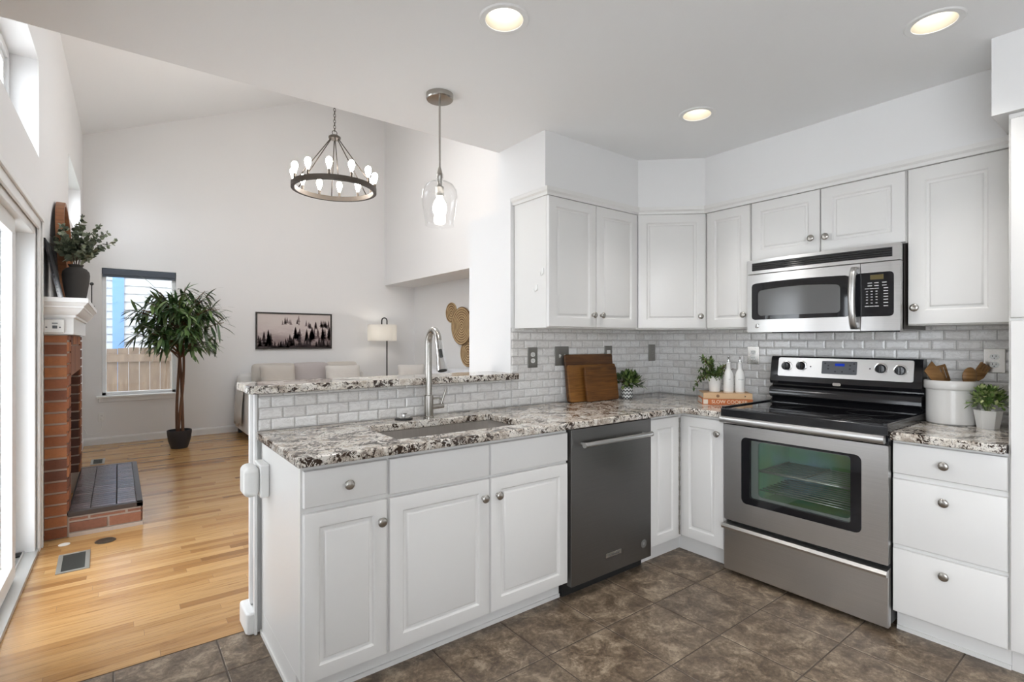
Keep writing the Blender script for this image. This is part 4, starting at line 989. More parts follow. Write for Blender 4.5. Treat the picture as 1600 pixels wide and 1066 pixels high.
# ---------------------------------------------------------------- ceiling lights
CL = ['recessed can light in the kitchen ceiling, nearest the pendant', 'recessed can light in the kitchen ceiling near the pantry', 'recessed can light in the ceiling near the corner cabinets',
      'added unseen recessed can light over the open floor in front of the peninsula end', 'added unseen recessed can light at the left-wall side of the kitchen, far from the range', 'added unseen recessed can light over the kitchen floor beyond the pantry']
for (cx, cy), lb in zip(CANS, CL):
    t = thing('recessed_light', lb, 'ceiling light', (cx, cy, ZC), group='recessed can lights')
    MB().lathe([(.070, .0), (.071, -.004), (.090, -.005), (.0945, -.001), (.0945, 0)], seg=40, caps=False).obj('trim_ring', TRIM, t, smooth='auto')
    pr = []
    for k in range(9): pr += [(.071 - k * .0014, -.003 + k * .0105), (.0685 - k * .0014, -.001 + k * .0105 + .004)]
    MB().lathe(pr + [(.058, .11)], seg=40, caps=False).obj('baffle', M('baffle_cream', (.42, .385, .31), .5), t, smooth='auto')
    MB().lathe([(.0002, .056), (.022, .058), (.040, .065), (.050, .076), (.052, .088), (.052, .10)], seg=32, caps=False).obj('lamp', CANLAMP, t, smooth=True)
    sl = bpy.data.lights.new('flood_lamp', 'SPOT'); sl.energy = CAN; sl.color = (1, .98, .95); sl.spot_size = math.radians(100); sl.spot_blend = 1.0; sl.shadow_soft_size = .03
    so = bpy.data.objects.new('flood_lamp', sl); so.parent = t; so.location = (0, 0, .045); COL.objects.link(so)
    MB().lathe([(.079, .0), (.079, .12), (.0005, .12)], seg=32, caps=False).obj('housing', M('can_housing', (.5, .5, .5), .6), t)
# pendant
px, py = 1.246, 2.21
t = thing('pendant_light', 'clear glass jar pendant light on a nickel stem above the sink', 'pendant light', (px, py, ZC))
MB().lathe([(.066, 0), (.066, -.022), (.062, -.027), (.004, -.030)], seg=40).obj('ceiling_cap', NICK, t, smooth='auto')
MB().tube([(0, 0, -.028), (0, 0, -.385)], .0048, 12).obj('stem', NICK, t, smooth='auto')
MB().lathe([(.006, -.355), (.011, -.375), (.013, -.382), (.014, -.405), (.011, -.410), (.011, -.445), (.020, -.450), (.020, -.497), (.001, -.497)][::-1], seg=24).obj('socket', NICK, t, smooth='auto')
MB().lathe([(.0135, -.385), (.019, -.390), (.0185, -.405), (.0165, -.420), (.040, -.426), (.066, -.441), (.082, -.468), (.086, -.500), (.082, -.545), (.074, -.595), (.067, -.628), (.069, -.640)], seg=44, caps=False).obj('glass_shade', SHADEGL, t, smooth=True)
MB().lathe([(.012, -.497), (.018, -.510), (.029, -.530), (.034, -.552), (.031, -.574), (.020, -.590), (.0005, -.596)][::-1], seg=24).obj('bulb', PBULB, t, smooth=True)
# chandelier
cx, cy, cz = 1.89, 5.68, 2.99
t = thing('chandelier', 'dark bronze wagon-wheel chandelier with twelve lit candle bulbs in the living room', 'chandelier', (cx, cy, cz))
RR = .445
MB().lathe([(RR - .035, -.026), (RR, -.026), (RR, .026), (RR - .012, .03), (RR - .035, .026), (RR - .035, -.026)], seg=72, caps=False).obj('ring', BRONZE, t, smooth='auto')
MB().lathe([(.012, .535), (.060, .545), (.064, .555), (.064, .568), (.040, .585), (.010, .590)], seg=32).obj('hub', BRONZE, t, smooth='auto')
for k in range(6):
    a = 2 * PI * (k + .27) / 6; MB().tube([(.04 * math.cos(a), .04 * math.sin(a), .55), ((RR - .018) * math.cos(a), (RR - .018) * math.sin(a), .02)], .0055, 8).obj('rod', BRONZE, t, smooth=True)
for k in range(12):
    a = 2 * PI * (k + .15) / 12; bx, by = (RR - .018) * math.cos(a), (RR - .018) * math.sin(a)
    s_ = MB().lathe([(.014, .026), (.014, .078), (.011, .080), (.0005, .080)], (bx, by, 0), 16).obj('socket', BRONZE, t, smooth='auto')
    MB().lathe([(.011, .080), (.013, .092), (.024, .120), (.033, .155), (.031, .180), (.020, .198), (.0005, .206)], (bx, by, 0), 20).obj('bulb', BULB, s_, smooth=True)
mb = MB(); z = .60; top = vault(cx) - cz - .03; k = 0
mb.tube([(.026 * math.cos(2 * PI * i / 20), 0, .612 + .026 * math.sin(2 * PI * i / 20)) for i in range(20)], .004, 6, closed=True); z = .63
while z < top:
    pts = []
    for i in range(12):
        a = 2 * PI * i / 12; q = .011 * math.cos(a); h_ = .020 * math.sin(a); pts.append((q, 0, z + .016 + h_) if k % 2 else (0, q, z + .016 + h_))
    mb.tube(pts, .0032, 5, closed=True); z += .0315; k += 1
mb.obj('chain', BRONZE, t, smooth=True)
MB().lathe([(.02, -.02), (.06, .0), (.065, .04), (.065, .07)], (0, 0, top), 28).obj('ceiling_cap', BRONZE, t, smooth='auto')

# ---------------------------------------------------------------- fireplace
FB0, FB1, FFX = 4.56, 6.10, -.272
LW = -.365
fp = thing('fireplace', 'red brick fireplace with a white mantel shelf on the left wall', 'fireplace', (-.33, 5.33, 0))
def bricks_plane(mb, u0, u1, z0, z1, mp, rh=.0765, bl=.205, g=.014, soldier=False):
    if soldier:
        u = u0
        while u < u1 - .005: b = min(u + .072, u1); mb.add([mp(*q) for q in ((u + .004, z0 + .004, 0), (b - .004, z0 + .004, 0), (b - .004, z1 - .004, 0), (u + .004, z1 - .004, 0), (u + .004, z0 + .004, .010), (b - .004, z0 + .004, .010), (b - .004, z1 - .004, .010), (u + .004, z1 - .004, .010))], [(4, 5, 6, 7), (0, 1, 5, 4), (1, 2, 6, 5), (2, 3, 7, 6), (3, 0, 4, 7)]); u += .072
        return mb
    r = 0; z = z0
    while z < z1 - .01:
        u = u0 - (bl / 2 if r % 2 and (u1 - u0) > .25 else 0)
        while u < u1 - .005:
            a, b = max(u, u0) + g / 2 * (u > u0), min(u + bl, u1) - g / 2 * (u + bl < u1)
            za, zb = z + g / 2, min(z + rh, z1) - g / 2
            if b - a > .01: mb.add([mp(*q) for q in ((a, za, 0), (b, za, 0), (b, zb, 0), (a, zb, 0), (a, za, .010), (b, za, .010), (b, zb, .010), (a, zb, .010))], [(4, 5, 6, 7), (0, 1, 5, 4), (1, 2, 6, 5), (2, 3, 7, 6), (3, 0, 4, 7)])
            u += bl
        z += rh; r += 1
    return mb
OP0, OP1, OPZ = 4.77, 5.86, 1.07
mpN = lambda y_: (lambda u, z, w: (u, y_ - w, z))
mpF = lambda x_: (lambda u, z, w: (x_ + w, u, z))
mb = bricks_plane(MB(), LW - .02, FFX, .0, 1.36, mpN(FB0), bl=.4); bricks_plane(mb, FB0 - .01, OP0, .17, 1.36, mpF(FFX), bl=.205); bricks_plane(mb, OP1, FB1, .17, 1.36, mpF(FFX))
bricks_plane(mb, OP0, OP1, 1.285, 1.36, mpF(FFX))
mb.obj('brick_facing', BRICK, fp, world=True)
bricks_plane(MB(), OP0, OP1, OPZ, 1.285, mpF(FFX), soldier=True).obj('brick_lintel', brickm('lintel_brick', [(0, (.20, .085, .05)), (1, (.30, .14, .085))]), fp, world=True)
mb = MB().box(LW - .02, FFX, FB0, OP0, 0, 1.36).box(LW - .02, FFX, OP1, FB1, 0, 1.36).box(LW - .02, FFX, OP0, OP1, OPZ, 1.36).obj('mortar_bed', MORT, fp, world=True)
mb = bricks_plane(MB(), LW - .015, FFX, .17, OPZ, mpN(OP1), bl=.4); mb.obj('firebox_jamb', brickm('dark_jamb_brick', [(0, (.06, .025, .018)), (1, (.13, .045, .025))]), fp, world=True)  # jamb bricks in a darker tone than the facing
MB().box(LW - .01, LW + .005, OP0, OP1, .17, OPZ).obj('firebox_back', BLKM, fp, world=True)
# raised hearth
HT = .165; HX = .130
mb = bricks_plane(MB(), FFX + .012, HX, .026, HT - .035, mpN(FB0), rh=.076, bl=.205); bricks_plane(mb, FB0, FB1, .026, HT - .035, mpF(HX))
mb.obj('hearth_brick', brickm('hearth_red_brick', [(0, (.15, .06, .035)), (.5, (.25, .10, .055)), (1, (.33, .14, .075))]), fp, world=True)
MB().box(FFX, HX, FB0 + .0, FB1, .0, HT - .022).box(FFX + .012, HX + .012, FB0 - .014, FB1, 0.0, .026).obj('hearth_bed', MORT, fp, world=True)
HTOP = M('dark_hearth_tile', (.085, .062, .060), .22)
mb = MB(); y = FB0 + .035
while y < FB1 - .03:
    for a, b in ((FFX + .012, -.155), (-.149, -.012), (-.004, HX - .028)): mb.box(a, b, y + .005, min(y + .060, FB1 - .03) - .005, HT - .02, HT)
    y += .060
MB().box(FFX, HX - .004, FB0 + .004, FB1, HT - .022, HT - .012).obj('hearth_joints', MORTD, fp, world=True)
mb.obj('hearth_tiles', brickm('glazed_hearth_tile', [(0, (.055, .038, .038)), (1, (.16, .12, .12))]), fp, world=True)
bpy.data.materials['glazed_hearth_tile'].node_tree.nodes['Principled BSDF'].inputs['Roughness'].default_value = .25
MB().box(FFX + .005, HX + .012, FB0 - .012, FB0 + .035, HT - .03, HT + .001).box(HX - .026, HX + .012, FB0 - .012, FB1, HT - .03, HT + .001).box(FFX, HX, FB1 - .03, FB1 + .01, HT - .03, HT + .001).obj('hearth_edge', M('dark_edge', (.05, .036, .03), .4), fp, world=True, bevel=.003)
# mantel: body, crown mouldings and shelf (wraps near end, front, far end)
my0, my1, mx = 4.545, 6.16, -.238
MB().box(LW - .02, mx, my0, my1, 1.362, 1.545).obj('mantel_body', TRIM, fp, world=True)
pf = [(0, 1.475), (.012, 1.475), (.012, 1.49), (.022, 1.498), (.034, 1.512), (.050, 1.535), (.056, 1.540), (.056, 1.550), (.062, 1.556), (.074, 1.572), (.080, 1.575), (.080, 1.604), (0, 1.604)]
mb = sweep([(LW - .02, my0), (mx, my0), (mx, my1), (LW - .02, my1)], pf); mb.obj('mantel_crown', TRIM, fp, world=True)
MB().box(LW - .02, mx, my0, my1, 1.56, 1.6035).obj('mantel_shelf', TRIM, fp, world=True)
ZM = 1.6045
# CO alarm on mantel end
t = thing('carbon_monoxide_alarm', 'white alarm box with a small display on the mantel end above the brick', 'alarm', (-.325, my0, 1.41), group=None)
MB().box(-.385, -.285, my0 - .028, my0 - .001, 1.372, 1.462).obj('case', WHITEP, t, world=True, bevel=.006, seg=3)
MB().box(-.343, -.318, my0 - .030, my0 - .027, 1.40, 1.42).obj('display', GREYPL, t, world=True)
for xx in (-.372, -.305): MB().lathe([(.005, 0), (.005, .003), (.0004, .0032)], (xx, my0 - .028, 1.408), 12, '-y').obj('button', GREYPL, t, world=True)
MB().box(-.345, -.316, my0 - .0295, my0 - .027, 1.432, 1.438).obj('logo_print', GREYPL, t, world=True)
# mirror leaning on the wall behind
my, mr = 5.42, .40
t = thing('round_mirror', 'round wood-framed mirror leaning on the wall above the fireplace mantel', 'mirror', (-.36, my, ZM))
def mir(mb): return mb.xf(lambda x, y, z: (-.325 - (z + .40) * .052 + x, my + y, ZM + .405 + z))
N = 56; mb = MB(); vs = []
for r_, xx in ((mr, -.012), (mr, .038), (mr - .03, .038), (mr - .03, -.012)):
    vs += [(xx, r_ * math.cos(2 * PI * k / N) * 1.08, r_ * math.sin(2 * PI * k / N)) for k in range(N)]
mb.add(vs, [(j * N + k, j * N + (k + 1) % N, ((j + 1) % 4) * N + (k + 1) % N, ((j + 1) % 4) * N + k) for j in range(4) for k in range(N)])
mir(mb).obj('mirror_frame', MIRW, t, world=True, smooth='auto')
mb = MB().add([(.004, (mr - .028) * math.cos(2 * PI * k / N) * 1.08, (mr - .028) * math.sin(2 * PI * k / N)) for k in range(N)], [tuple(range(N))]); mir(mb).obj('mirror_glass', M('silvered_glass', (.85, .85, .85), .03, 1.0), t, world=True)
# dark abstract panel leaning at the near end
m_, n_, b_ = newmat('abstract_print')
sx = n_.nodes.new('ShaderNodeSeparateXYZ'); n_.links.new(coords(n_), sx.inputs[0])
mr_ = nd(n_, 'MapRange'); n_.links.new(sx.outputs[2], mr_.inputs[0]); mr_.inputs[1].default_value = .02; mr_.inputs[2].default_value = .34
ad = nd(n_, 'Math', operation='MULTIPLY_ADD'); n_.links.new(noise(n_, coords(n_), 70, 4, .7), ad.inputs[0]); ad.inputs[1].default_value = .8; n_.links.new(mr_.outputs[0], ad.inputs[2])
n_.links.new(ramp(n_, ad.outputs[0], [(.40, (.78, .80, .82)), (.62, (.25, .27, .30)), (.85, (.012, .012, .014))]), b_.inputs['Base Color']); b_.inputs['Roughness'].default_value = .7
t = thing('abstract_artwork', 'black and white abstract panel leaning on the mantel behind the vase', 'artwork', (-.35, 4.8, ZM))
mb = MB().box(0, .012, 0, .36, 0, .40); mb.xf(lambda x, y, z: (-.302 - z * .19 + x - .018, 4.60 + y, ZM + z)); mb.obj('canvas', m_, t, world=True, bevel=.002)
# vase with eucalyptus
vx, vy = -.243, 4.90
t = thing('vase', 'dark grey earthenware vase with a narrow neck on the mantel', 'vase', (vx, vy, ZM))
MB().lathe([(.052, 0), (.055, .004), (.066, .07), (.077, .15), (.080, .19), (.076, .215), (.060, .237), (.040, .246), (.038, .252), (.044, .262), (.046, .267), (.040, .267), (.034, .250), (.034, .20), (.001, .19)], seg=40).obj('vase_body', M('charcoal_earthenware', (.055, .050, .046), .75), t, smooth='auto')
t = thing('eucalyptus_bunch', 'sprays of grey-green eucalyptus standing in the dark mantel vase', 'plant', (vx, vy, ZM + .20))
rng = random.Random(21); mb = MB(); st = MB()
RT = Vector((.7945, -.6074, 0)); FWD = Vector((.6074, .7945, 0))
tips = [(.205, .0, .17), (.150, .03, .235), (.115, -.03, .20), (.10, .05, .29), (.03, .02, .36), (.06, -.06, .26), (-.02, .03, .25), (-.06, -.02, .21), (-.10, .02, .26), (-.13, -.03, .22), (-.03, -.08, .18), (.06, .08, .17), (-.07, .06, .15), (.17, -.04, .13), (.01, -.04, .21), (-.11, -.07, .15), (.10, -.08, .14), (-.05, -.06, .28), (.0, .05, .30)]
for a, b, c in tips:
    e_ = RT * a * 1.42 + FWD * b * .6 + Vector((0, 0, .07 + c * .98)); p0 = Vector((0, 0, .0)); c_ = Vector((e_.x * .25, e_.y * .25, e_.z * .72))
    pts = [p0 * (1 - s) ** 2 + c_ * 2 * s * (1 - s) + e_ * s * s for s in [i / 12 for i in range(13)]]
    st.tube(pts, [.0022 - .0001 * i for i in range(13)], 5)
    for i in range(5, 13):
        tg = (pts[i] - pts[i - 1]).normalized(); L = .052 * (1 - .55 * (i - 5) / 8) 
        for s in range(3):
            d = (rv(rng) + tg * .5).normalized()
            if vx + pts[i].x + d.x * L < -.37: d.x = abs(d.x)
            if vx + pts[i].x < -.372: continue
            leaf(mb, pts[i], d, L, L * .82, .15, up=rv(rng), segs=3)
mb.obj('foliage', LEAFE, t); st.obj('stems', M('eucalyptus_stem', (.12, .09, .06), .7), t)
t = thing('candle_snuffer', 'thin black rod with a round knob standing beside the mantel vase', 'ornament', (-.175, 5.55, ZM))
MB().tube([(-.175, 5.55, ZM + .006), (-.175, 5.55, ZM + .18)], .004, 8).obj('rod', BLKMETAL, t, world=True); MB().ball((-.175, 5.55, ZM + .19), .014).obj('knob', BLKMETAL, t, world=True, smooth=True); MB().lathe([(.02, 0), (.02, .006)], (-.175, 5.55, ZM), 18).obj('base', BLKMETAL, t, world=True)

# ---------------------------------------------------------------- floor registers
def register(label, x, y, w, d, rz):
    t = thing('floor_register', label, 'floor vent', (x, y, 0), rz, 'floor vents')
    g = .022
    MB().box(-w / 2, w / 2, -d / 2, -d / 2 + g, 0, .005).box(-w / 2, w / 2, d / 2 - g, d / 2, 0, .005).box(-w / 2, -w / 2 + g, -d / 2 + g, d / 2 - g, 0, .005).box(w / 2 - g, w / 2, -d / 2 + g, d / 2 - g, 0, .005).obj('vent_frame', M('register_steel', (.36, .35, .31), .45, .6), t, bevel=.001)
    MB().box(-w / 2 + g, w / 2 - g, -d / 2 + g, d / 2 - g, .0002, .001).obj('vent_well', BLKM, t)
    mb = MB(); k = -d / 2 + g + .006
    while k < d / 2 - g: mb.box(-w / 2 + g, w / 2 - g, k, k + .005, .001, .004); k += .012
    mb.obj('louvers', M('register_dark', (.09, .09, .08), .5, .5), t)
register('rectangular metal floor vent in the wood floor by the sliding door', -.21, 4.03, .15, .33, .02)
register('small dark floor vent beyond the brick hearth', -.175, 7.2, .12, .30, 0)
t = thing('floor_outlet', 'round dark floor outlet cover in the wood floor before the hearth', 'outlet', (-.066, 4.325, 0))
MB().lathe([(.056, 0), (.056, .004), (.048, .007), (.044, .006), (.001, .006)], seg=32).obj('cover', M('aged_brass', (.13, .11, .085), .4, .8), t, smooth='auto')
t = thing('floor_grommet', 'small round white cap on the wood floor at the hearth corner', 'cover', (-.277, 4.405, 0))
MB().lathe([(.030, 0), (.030, .003), (.022, .006), (.012, .004), (.001, .004)], seg=24).obj('grommet', M('white_cap', (.75, .72, .66), .4), t, smooth='auto')

# ---------------------------------------------------------------- ficus tree
tx, ty = .60, 7.53
t = thing('potted_tree', 'tall leafy indoor tree with twisted stems in a dark pot before the window wall', 'tree', (tx, ty, 0))
MB().lathe([(.080, 0), (.090, .004), (.118, .10), (.130, .19), (.132, .222), (.122, .222), (.118, .19), (.001, .185)], seg=36).obj('pot', DARKP, t, smooth='auto')
MB().lathe([(.118, .186), (.06, .196), (.001, .198)], seg=24, caps=False).obj('soil', SOIL, t)
for k in range(3):
    pts = []
    for i in range(15):
        s_ = i / 14; a = k * 2.1 + s_ * 2.6; r_ = .036 - .010 * s_; pts.append((r_ * math.cos(a) + .03 * s_ * math.sin(s_ * 3), r_ * math.sin(a), .18 + s_ * 1.25))
    MB().tube(pts, [.018 - .006 * i / 14 for i in range(15)], 10).obj('trunk', TRUNKW, t, smooth=True)
rng = random.Random(4); mb = MB(); st = MB()
for k in range(78):
    while True:
        v = rv(rng); 
        if v.z > -.75: break
    r_ = rng.uniform(.40, .92); zc = 1.52
    e_ = Vector((v.x * .58 * r_, v.y * .55 * r_, zc + v.z * .52 * r_ + .06))
    o_ = Vector((0, 0, max(1.10, min(1.5, e_.z - .25)))); c_ = (o_ + e_) / 2 + Vector((0, 0, .08))
    pts = [o_ * (1 - s) ** 2 + c_ * 2 * s * (1 - s) + e_ * s * s for s in [i / 5 for i in range(6)]]
    st.tube(pts, [.008 - .001 * i for i in range(6)], 5)
    out = Vector((e_.x, e_.y, 0)); out = out.normalized() if out.length > .03 else rv(rng)
    for q in range(13):
        s_ = rng.uniform(.45, 1); i = min(4, int(s_ * 5)); p = pts[i].lerp(pts[i + 1], s_ * 5 - i)
        d = out * .8 + rv(rng) * .85 + Vector((0, 0, -.05)); leaf(mb, p, d, rng.uniform(.17, .27), rng.uniform(.028, .042), rng.uniform(.35, .95), segs=5)
mb.obj('foliage', LEAFT, t); st.obj('branches', TRUNKW, t)

# ---------------------------------------------------------------- sofa group
def cush(mb, c, sx, sy, sz, p=3.2, rx=0, rz=0, pinch=.0):
    """a plump cushion: superellipsoid, thin at the seams"""
    o = len(mb.v); nu, nv = 28, 14
    sg = lambda t, e: math.copysign(abs(t) ** e, t)
    for j in range(nv + 1):
        ph = -PI / 2 + PI * j / nv
        for i in range(nu):
            th = 2 * PI * i / nu; e = 2 / p
            x = sg(math.cos(th), e * .55); z = sg(math.sin(th), e * .55); q = math.cos(ph) ** .42 if abs(math.cos(ph)) > 1e-6 else 0; y = math.sin(ph)
            rr = 1 + pinch * (abs(math.cos(th) * math.sin(th)) * 2) ** 2
            mb.v.append((x * q * sx / 2 * rr, y * sy / 2, z * q * sz / 2 * rr))
    for j in range(nv):
        for i in range(nu): mb.f.append((o + j * nu + i, o + j * nu + (i + 1) % nu, o + (j + 1) * nu + (i + 1) % nu, o + (j + 1) * nu + i))
    R_ = Matrix.Rotation(rz, 4, 'Z') @ Matrix.Rotation(rx, 4, 'X')
    mb.xf(lambda x, y, z: Vector(c) + R_ @ Vector((x, y, z)), o); return mb
t = thing('sofa', 'pale linen sofa against the far living room wall under the forest picture', 'sofa', (2.2, 7.85, 0))
X0, X1, Y0, Y1 = 1.335, 3.20, 7.40, 8.33
MB().box(X0 + .02, X1 - .02, Y0 + .02, Y1, .10, .36).obj('base', SOFAF, t, world=True, bevel=.02, seg=3)
MB().box(X0, X0 + .19, Y0, Y1, .08, .70).obj('arm', SOFAF, t, world=True, bevel=.03, seg=4); MB().box(X1 - .19, X1, Y0, Y1, .08, .70).obj('arm', SOFAF, t, world=True, bevel=.03, seg=4)
MB().box(X0 + .02, X1 - .02, Y1 - .2, Y1, .30, .84).obj('back', SOFAF, t, world=True, bevel=.04, seg=4)
for k in range(2):
    w_ = (X1 - X0 - .38) / 2; a = X0 + .19 + k * w_
    MB().box(a + .004, a + w_ - .004, Y0 + .01, Y1 - .2, .35, .50).obj('seat_cushion', SOFAF, t, world=True, bevel=.04, seg=4)
for k, (a, b, mt_) in enumerate(((1.53, 2.075, PILG), (2.085, 2.56, PILM), (2.57, 3.02, PILG))):
    cush(MB(), ((a + b) / 2, Y1 - .27, .735), b - a + .05, .20, .52, 5, rx=-.14).obj('back_cushion', mt_, t, world=True, smooth=True)
for a in (X0 + .06, X1 - .06):
    for b in (Y0 + .06, Y1 - .06): MB().box(a - .025, a + .025, b - .025, b + .025, 0, .10).obj('leg', BLKM, t, world=True)
def pillow(label, c, w_, h_, d_, mat, rx, rz=0, ry=0):
    o = cush(MB(), c, w_, d_, h_, 4.0, rx, rz, .10).obj('throw_pillow', mat, smooth=True); return tag(o, label, 'pillow', 'throw pillows')
pillow('light grey throw pillow at the left end of the sofa', (1.80, 7.78, .745), .46, .46, .16, PILG, -.22, .12)
pillow('off-white throw pillow at the lamp end of the sofa', (2.72, 7.78, .745), .50, .40, .15, PILW, -.24, -.08)
# throw blanket over the left arm
mb = MB(); n = 12; vs = []
prof = [(X0 + .20, .69), (X0 + .17, .712), (X0 + .08, .716), (X0 + .005, .708), (X0 - .018, .68), (X0 - .022, .5), (X0 - .028, .34), (X0 - .034, .19)]
for i in range(n + 1):
    yy = 7.58 + .42 * i / n
    for j, (a, b) in enumerate(prof):
        wv = .016 * math.sin(i * 1.7) * min(1, j / 5); vs.append((a + wv - (.012 if j > 4 else 0), yy + .02 * math.sin(j * 1.3), b + (.03 * math.sin(i * .9) if j == 7 else 0)))
m_ = len(prof); mb.add(vs, [(i * m_ + j, i * m_ + j + 1, (i + 1) * m_ + j + 1, (i + 1) * m_ + j) for i in range(n) for j in range(m_ - 1)])
o = mb.obj('throw_blanket', THROW, smooth=True); sd = o.modifiers.new('thick', 'SOLIDIFY'); sd.thickness = .012; sd.offset = 1; tag(o, 'oatmeal throw blanket draped over the left sofa arm', 'blanket')
# loveseat in the niche
t = thing('loveseat', 'pale loveseat in the niche under the woven wall baskets', 'sofa', (3.8, 6.7, 0))
LX0, LX1, LY0, LY1 = 3.42, 4.19, 5.85, 7.55
MB().box(LX0 + .02, LX1, LY0 + .02, LY1 - .02, .10, .48).obj('base', SOFAF, t, world=True, bevel=.03, seg=3)
MB().box(LX1 - .2, LX1, LY0 + .02, LY1 - .02, .3, .82).obj('back', SOFAF, t, world=True, bevel=.04, seg=3)
for a in (LY0, LY1 - .18): MB().box(LX0, LX1, a, a + .18, .08, .66).obj('arm', SOFAF, t, world=True, bevel=.03, seg=3)
for a in (LX0 + .06, LX1 - .06):
    for b in (LY0 + .08, LY1 - .08): MB().box(a - .025, a + .025, b - .025, b + .025, 0, .10).obj('leg', BLKM, t, world=True)
for a in (6.04, 6.71): cush(MB(), (LX1 - .28, a + .33, .69), .66, .2, .46, 5, -.14, R90).obj('back_cushion', PILB, t, world=True, smooth=True)
pillow('white throw pillow standing at the lamp end of the loveseat', (3.56, 7.17, .735), .40, .44, .15, PILW, -.2, -.25)
pillow('cool white throw pillow in the middle of the loveseat', (3.64, 6.60, .70), .44, .42, .15, PILB, -.2, -1.35)
# floor lamp
lx, ly = 3.53, 8.02
t = thing('floor_lamp', 'black floor lamp with a white drum shade in the living room corner', 'floor lamp', (lx, ly, 0))
MB().lathe([(.14, 0), (.14, .018), (.02, .024)], seg=32).obj('base', BLKMETAL, t, smooth='auto')
pts = [(0, 0, .02), (0, 0, 1.64)] + [(-.045 + .045 * math.cos(PI * i / 8), .0, 1.65 + .045 * math.sin(PI * i / 8)) for i in range(9)] + [(-.09, 0, 1.57)]
MB().tube(pts, .0105, 10).obj('pole', BLKMETAL, t, smooth=True)
MB().lathe([(.232, 1.318), (.232, 1.580), (.229, 1.580), (.229, 1.318)], (-.09, -.02, 0), 40, caps=False).obj('lamp_shade', SHADEF, t, smooth='auto')
s_ = MB().lathe([(.016, 1.50), (.016, 1.57)], (-.09, 0, 0), 14).obj('socket', BLKMETAL, t)
MB().ball((-.09, 0, 1.455), .036).obj('bulb', LSHADE_E, s_, smooth=True)
MB().tube([(-.09 - .23, -.02, 1.56), (-.09 + .23, -.02, 1.56)], .003, 6).obj('shade_spider', BLKMETAL, t)

# ---------------------------------------------------------------- art on the walls
ax0, ax1, az0, az1 = 1.617, 2.735, 1.192, 1.748
t = thing('framed_picture', 'wide black-framed picture of a misty pine forest over the sofa', 'picture', ((ax0 + ax1) / 2, YF, 1.47))
yy = YF - .03
MB().box(ax0, ax1, yy, YF - .001, az0, az0 + .022).box(ax0, ax1, yy, YF - .001, az1 - .022, az1).box(ax0, ax0 + .022, yy, YF - .001, az0 + .022, az1 - .022).box(ax1 - .022, ax1, yy, YF - .001, az0 + .022, az1 - .022).obj('picture_frame', M('black_frame', (.03, .025, .023), .5), t, world=True)
m_, n_, b_ = newmat('misty_print'); sx = n_.nodes.new('ShaderNodeSeparateXYZ'); n_.links.new(coords(n_), sx.inputs[0])
mr_ = nd(n_, 'MapRange'); n_.links.new(sx.outputs[2], mr_.inputs[0]); mr_.inputs[1].default_value = -.28; mr_.inputs[2].default_value = .28
ad = nd(n_, 'Math', operation='MULTIPLY_ADD'); n_.links.new(noise(n_, coords(n_, (2.2, 1, 6)), 2.2, 4, .55, .6), ad.inputs[0]); ad.inputs[1].default_value = .55; n_.links.new(mr_.outputs[0], ad.inputs[2])
n_.links.new(ramp(n_, ad.outputs[0], [(.30, (.16, .12, .12)), (.55, (.36, .29, .285)), (.80, (.60, .52, .50)), (1.1, (.63, .56, .53))]), b_.inputs['Base Color']); b_.inputs['Roughness'].default_value = .6
cv = MB().box(ax0 + .02, ax1 - .02, YF - .018, YF - .002, az0 + .02, az1 - .02).obj('canvas', m_, t, world=True)
rng = random.Random(8)
def pines(n, zlo, zvar, hmin, hmax, col, yoff, name, x0=ax0 + .03, x1=ax1 - .03):
    mb = MB()
    if zlo < 1.25: mb.add([(a, YF - .0182 - yoff, b) for a, b in ((ax0 + .023, az0 + .023), (ax1 - .023, az0 + .023), (ax1 - .023, zlo + .045), (ax0 + .023, zlo + .045))], [(0, 1, 2, 3)])
    for k in range(n):
        x = rng.uniform(x0, x1); h_ = rng.uniform(hmin, hmax); zb = zlo + rng.uniform(0, zvar); w_ = h_ * rng.uniform(.20, .28)
        for i in range(1, 6):
            f = i / 5; tri = [(x - w_ * f * rng.uniform(.8, 1.15), zb + h_ * (1 - f)), (x + w_ * f * rng.uniform(.8, 1.15), zb + h_ * (1 - f)), (x, min(zb + h_, zb + h_ * (1 - f) + h_ * .36))]
            mb.add([(min(max(a, ax0 + .023), ax1 - .023), YF - .0182 - yoff, max(b, az0 + .023)) for a, b in tri], [(0, 1, 2)])
    mb.obj(name, M(name + '_ink', col, .6), t, world=True)
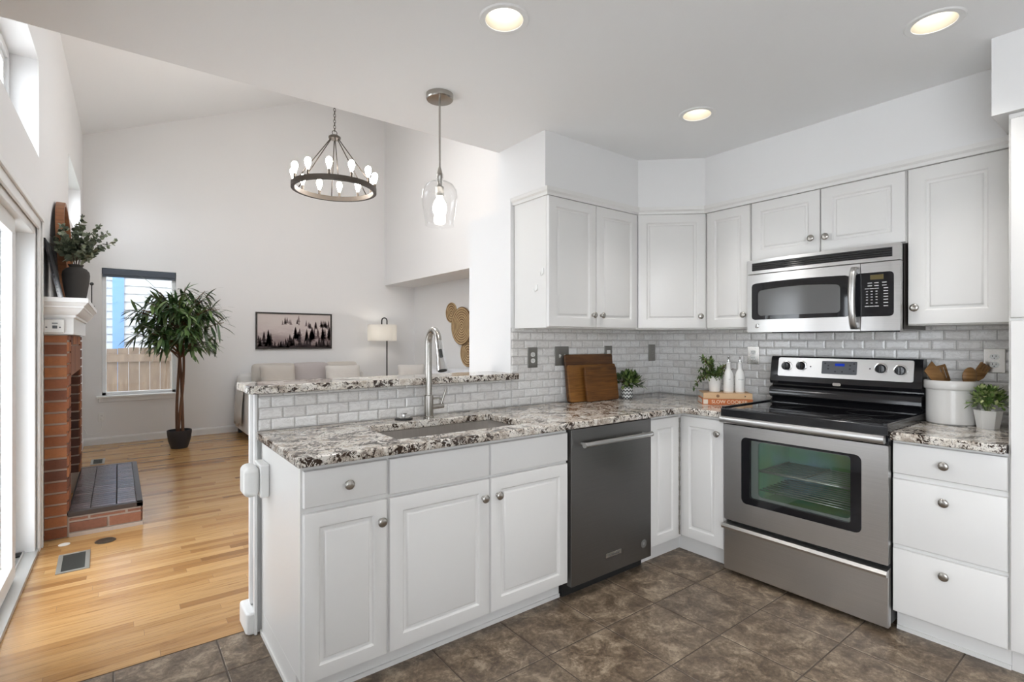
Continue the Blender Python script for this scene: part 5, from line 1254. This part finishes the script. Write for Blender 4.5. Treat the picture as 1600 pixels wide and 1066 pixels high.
pines(10, 1.56, .05, .06, .12, (.30, .235, .235), .0002, 'faint_pine_print', ax0 + .35, ax0 + .62); pines(22, 1.50, .05, .06, .12, (.30, .24, .24), .0003, 'distant_pine_print', ax0 + .72, ax1 - .03)
pines(24, 1.28, .10, .12, .22, (.20, .145, .15), .0006, 'middle_pine_print', ax0 + .55, ax1 - .03); pines(24, 1.20, .03, .10, .27, (.055, .036, .04), .001, 'near_pine_print', ax0 + .03, ax1 - .04); pines(34, 1.19, .01, .06, .13, (.05, .032, .036), .0013, 'front_pine_print')
m_, n_, b_ = newmat('woven_seagrass'); v_ = coords(n_)
ln = nd(n_, 'VectorMath', operation='LENGTH'); n_.links.new(v_, ln.inputs[0])
ms = nd(n_, 'Math', operation='MULTIPLY'); n_.links.new(ln.outputs[1], ms.inputs[0]); ms.inputs[1].default_value = 170; sn = nd(n_, 'Math', operation='SINE'); n_.links.new(ms.outputs[0], sn.inputs[0])
ad = nd(n_, 'Math', operation='MULTIPLY_ADD'); n_.links.new(noise(n_, v_, 14, 4, .6), ad.inputs[0]); ad.inputs[1].default_value = 2.2; n_.links.new(sn.outputs[0], ad.inputs[2])
n_.links.new(ramp(n_, ad.outputs[0], [(.3, (.17, .095, .04)), (1.0, (.40, .255, .13)), (1.9, (.52, .37, .20))]), b_.inputs['Base Color']); b_.inputs['Roughness'].default_value = .85; bump(n_, b_, sn.outputs[0], .5, .004)
for lb, yc, zc, r_, off in (('small round woven wall basket, highest of the group on the niche wall', 7.075, 1.765, .158, .0), ('large round woven wall basket in the middle of the niche group', 6.72, 1.545, .290, .03), ('round woven wall basket lowest in the niche group', 6.585, 1.13, .205, .0), ('round woven wall basket at the far right of the niche group', 6.30, 1.80, .20, .0)):
    o = MB().lathe([(r_, 0), (r_ + .004, .012), (r_ - .004, .024), (r_ * .8, .016), (r_ * .4, .012), (.001, .012)], seg=48).xf(lambda x, y, z: (-z, x, y)).obj('woven_basket', m_, smooth='auto')
    o.location = (XN - .001 - off, yc, zc); tag(o, lb, 'wall basket', 'woven baskets on the niche wall')
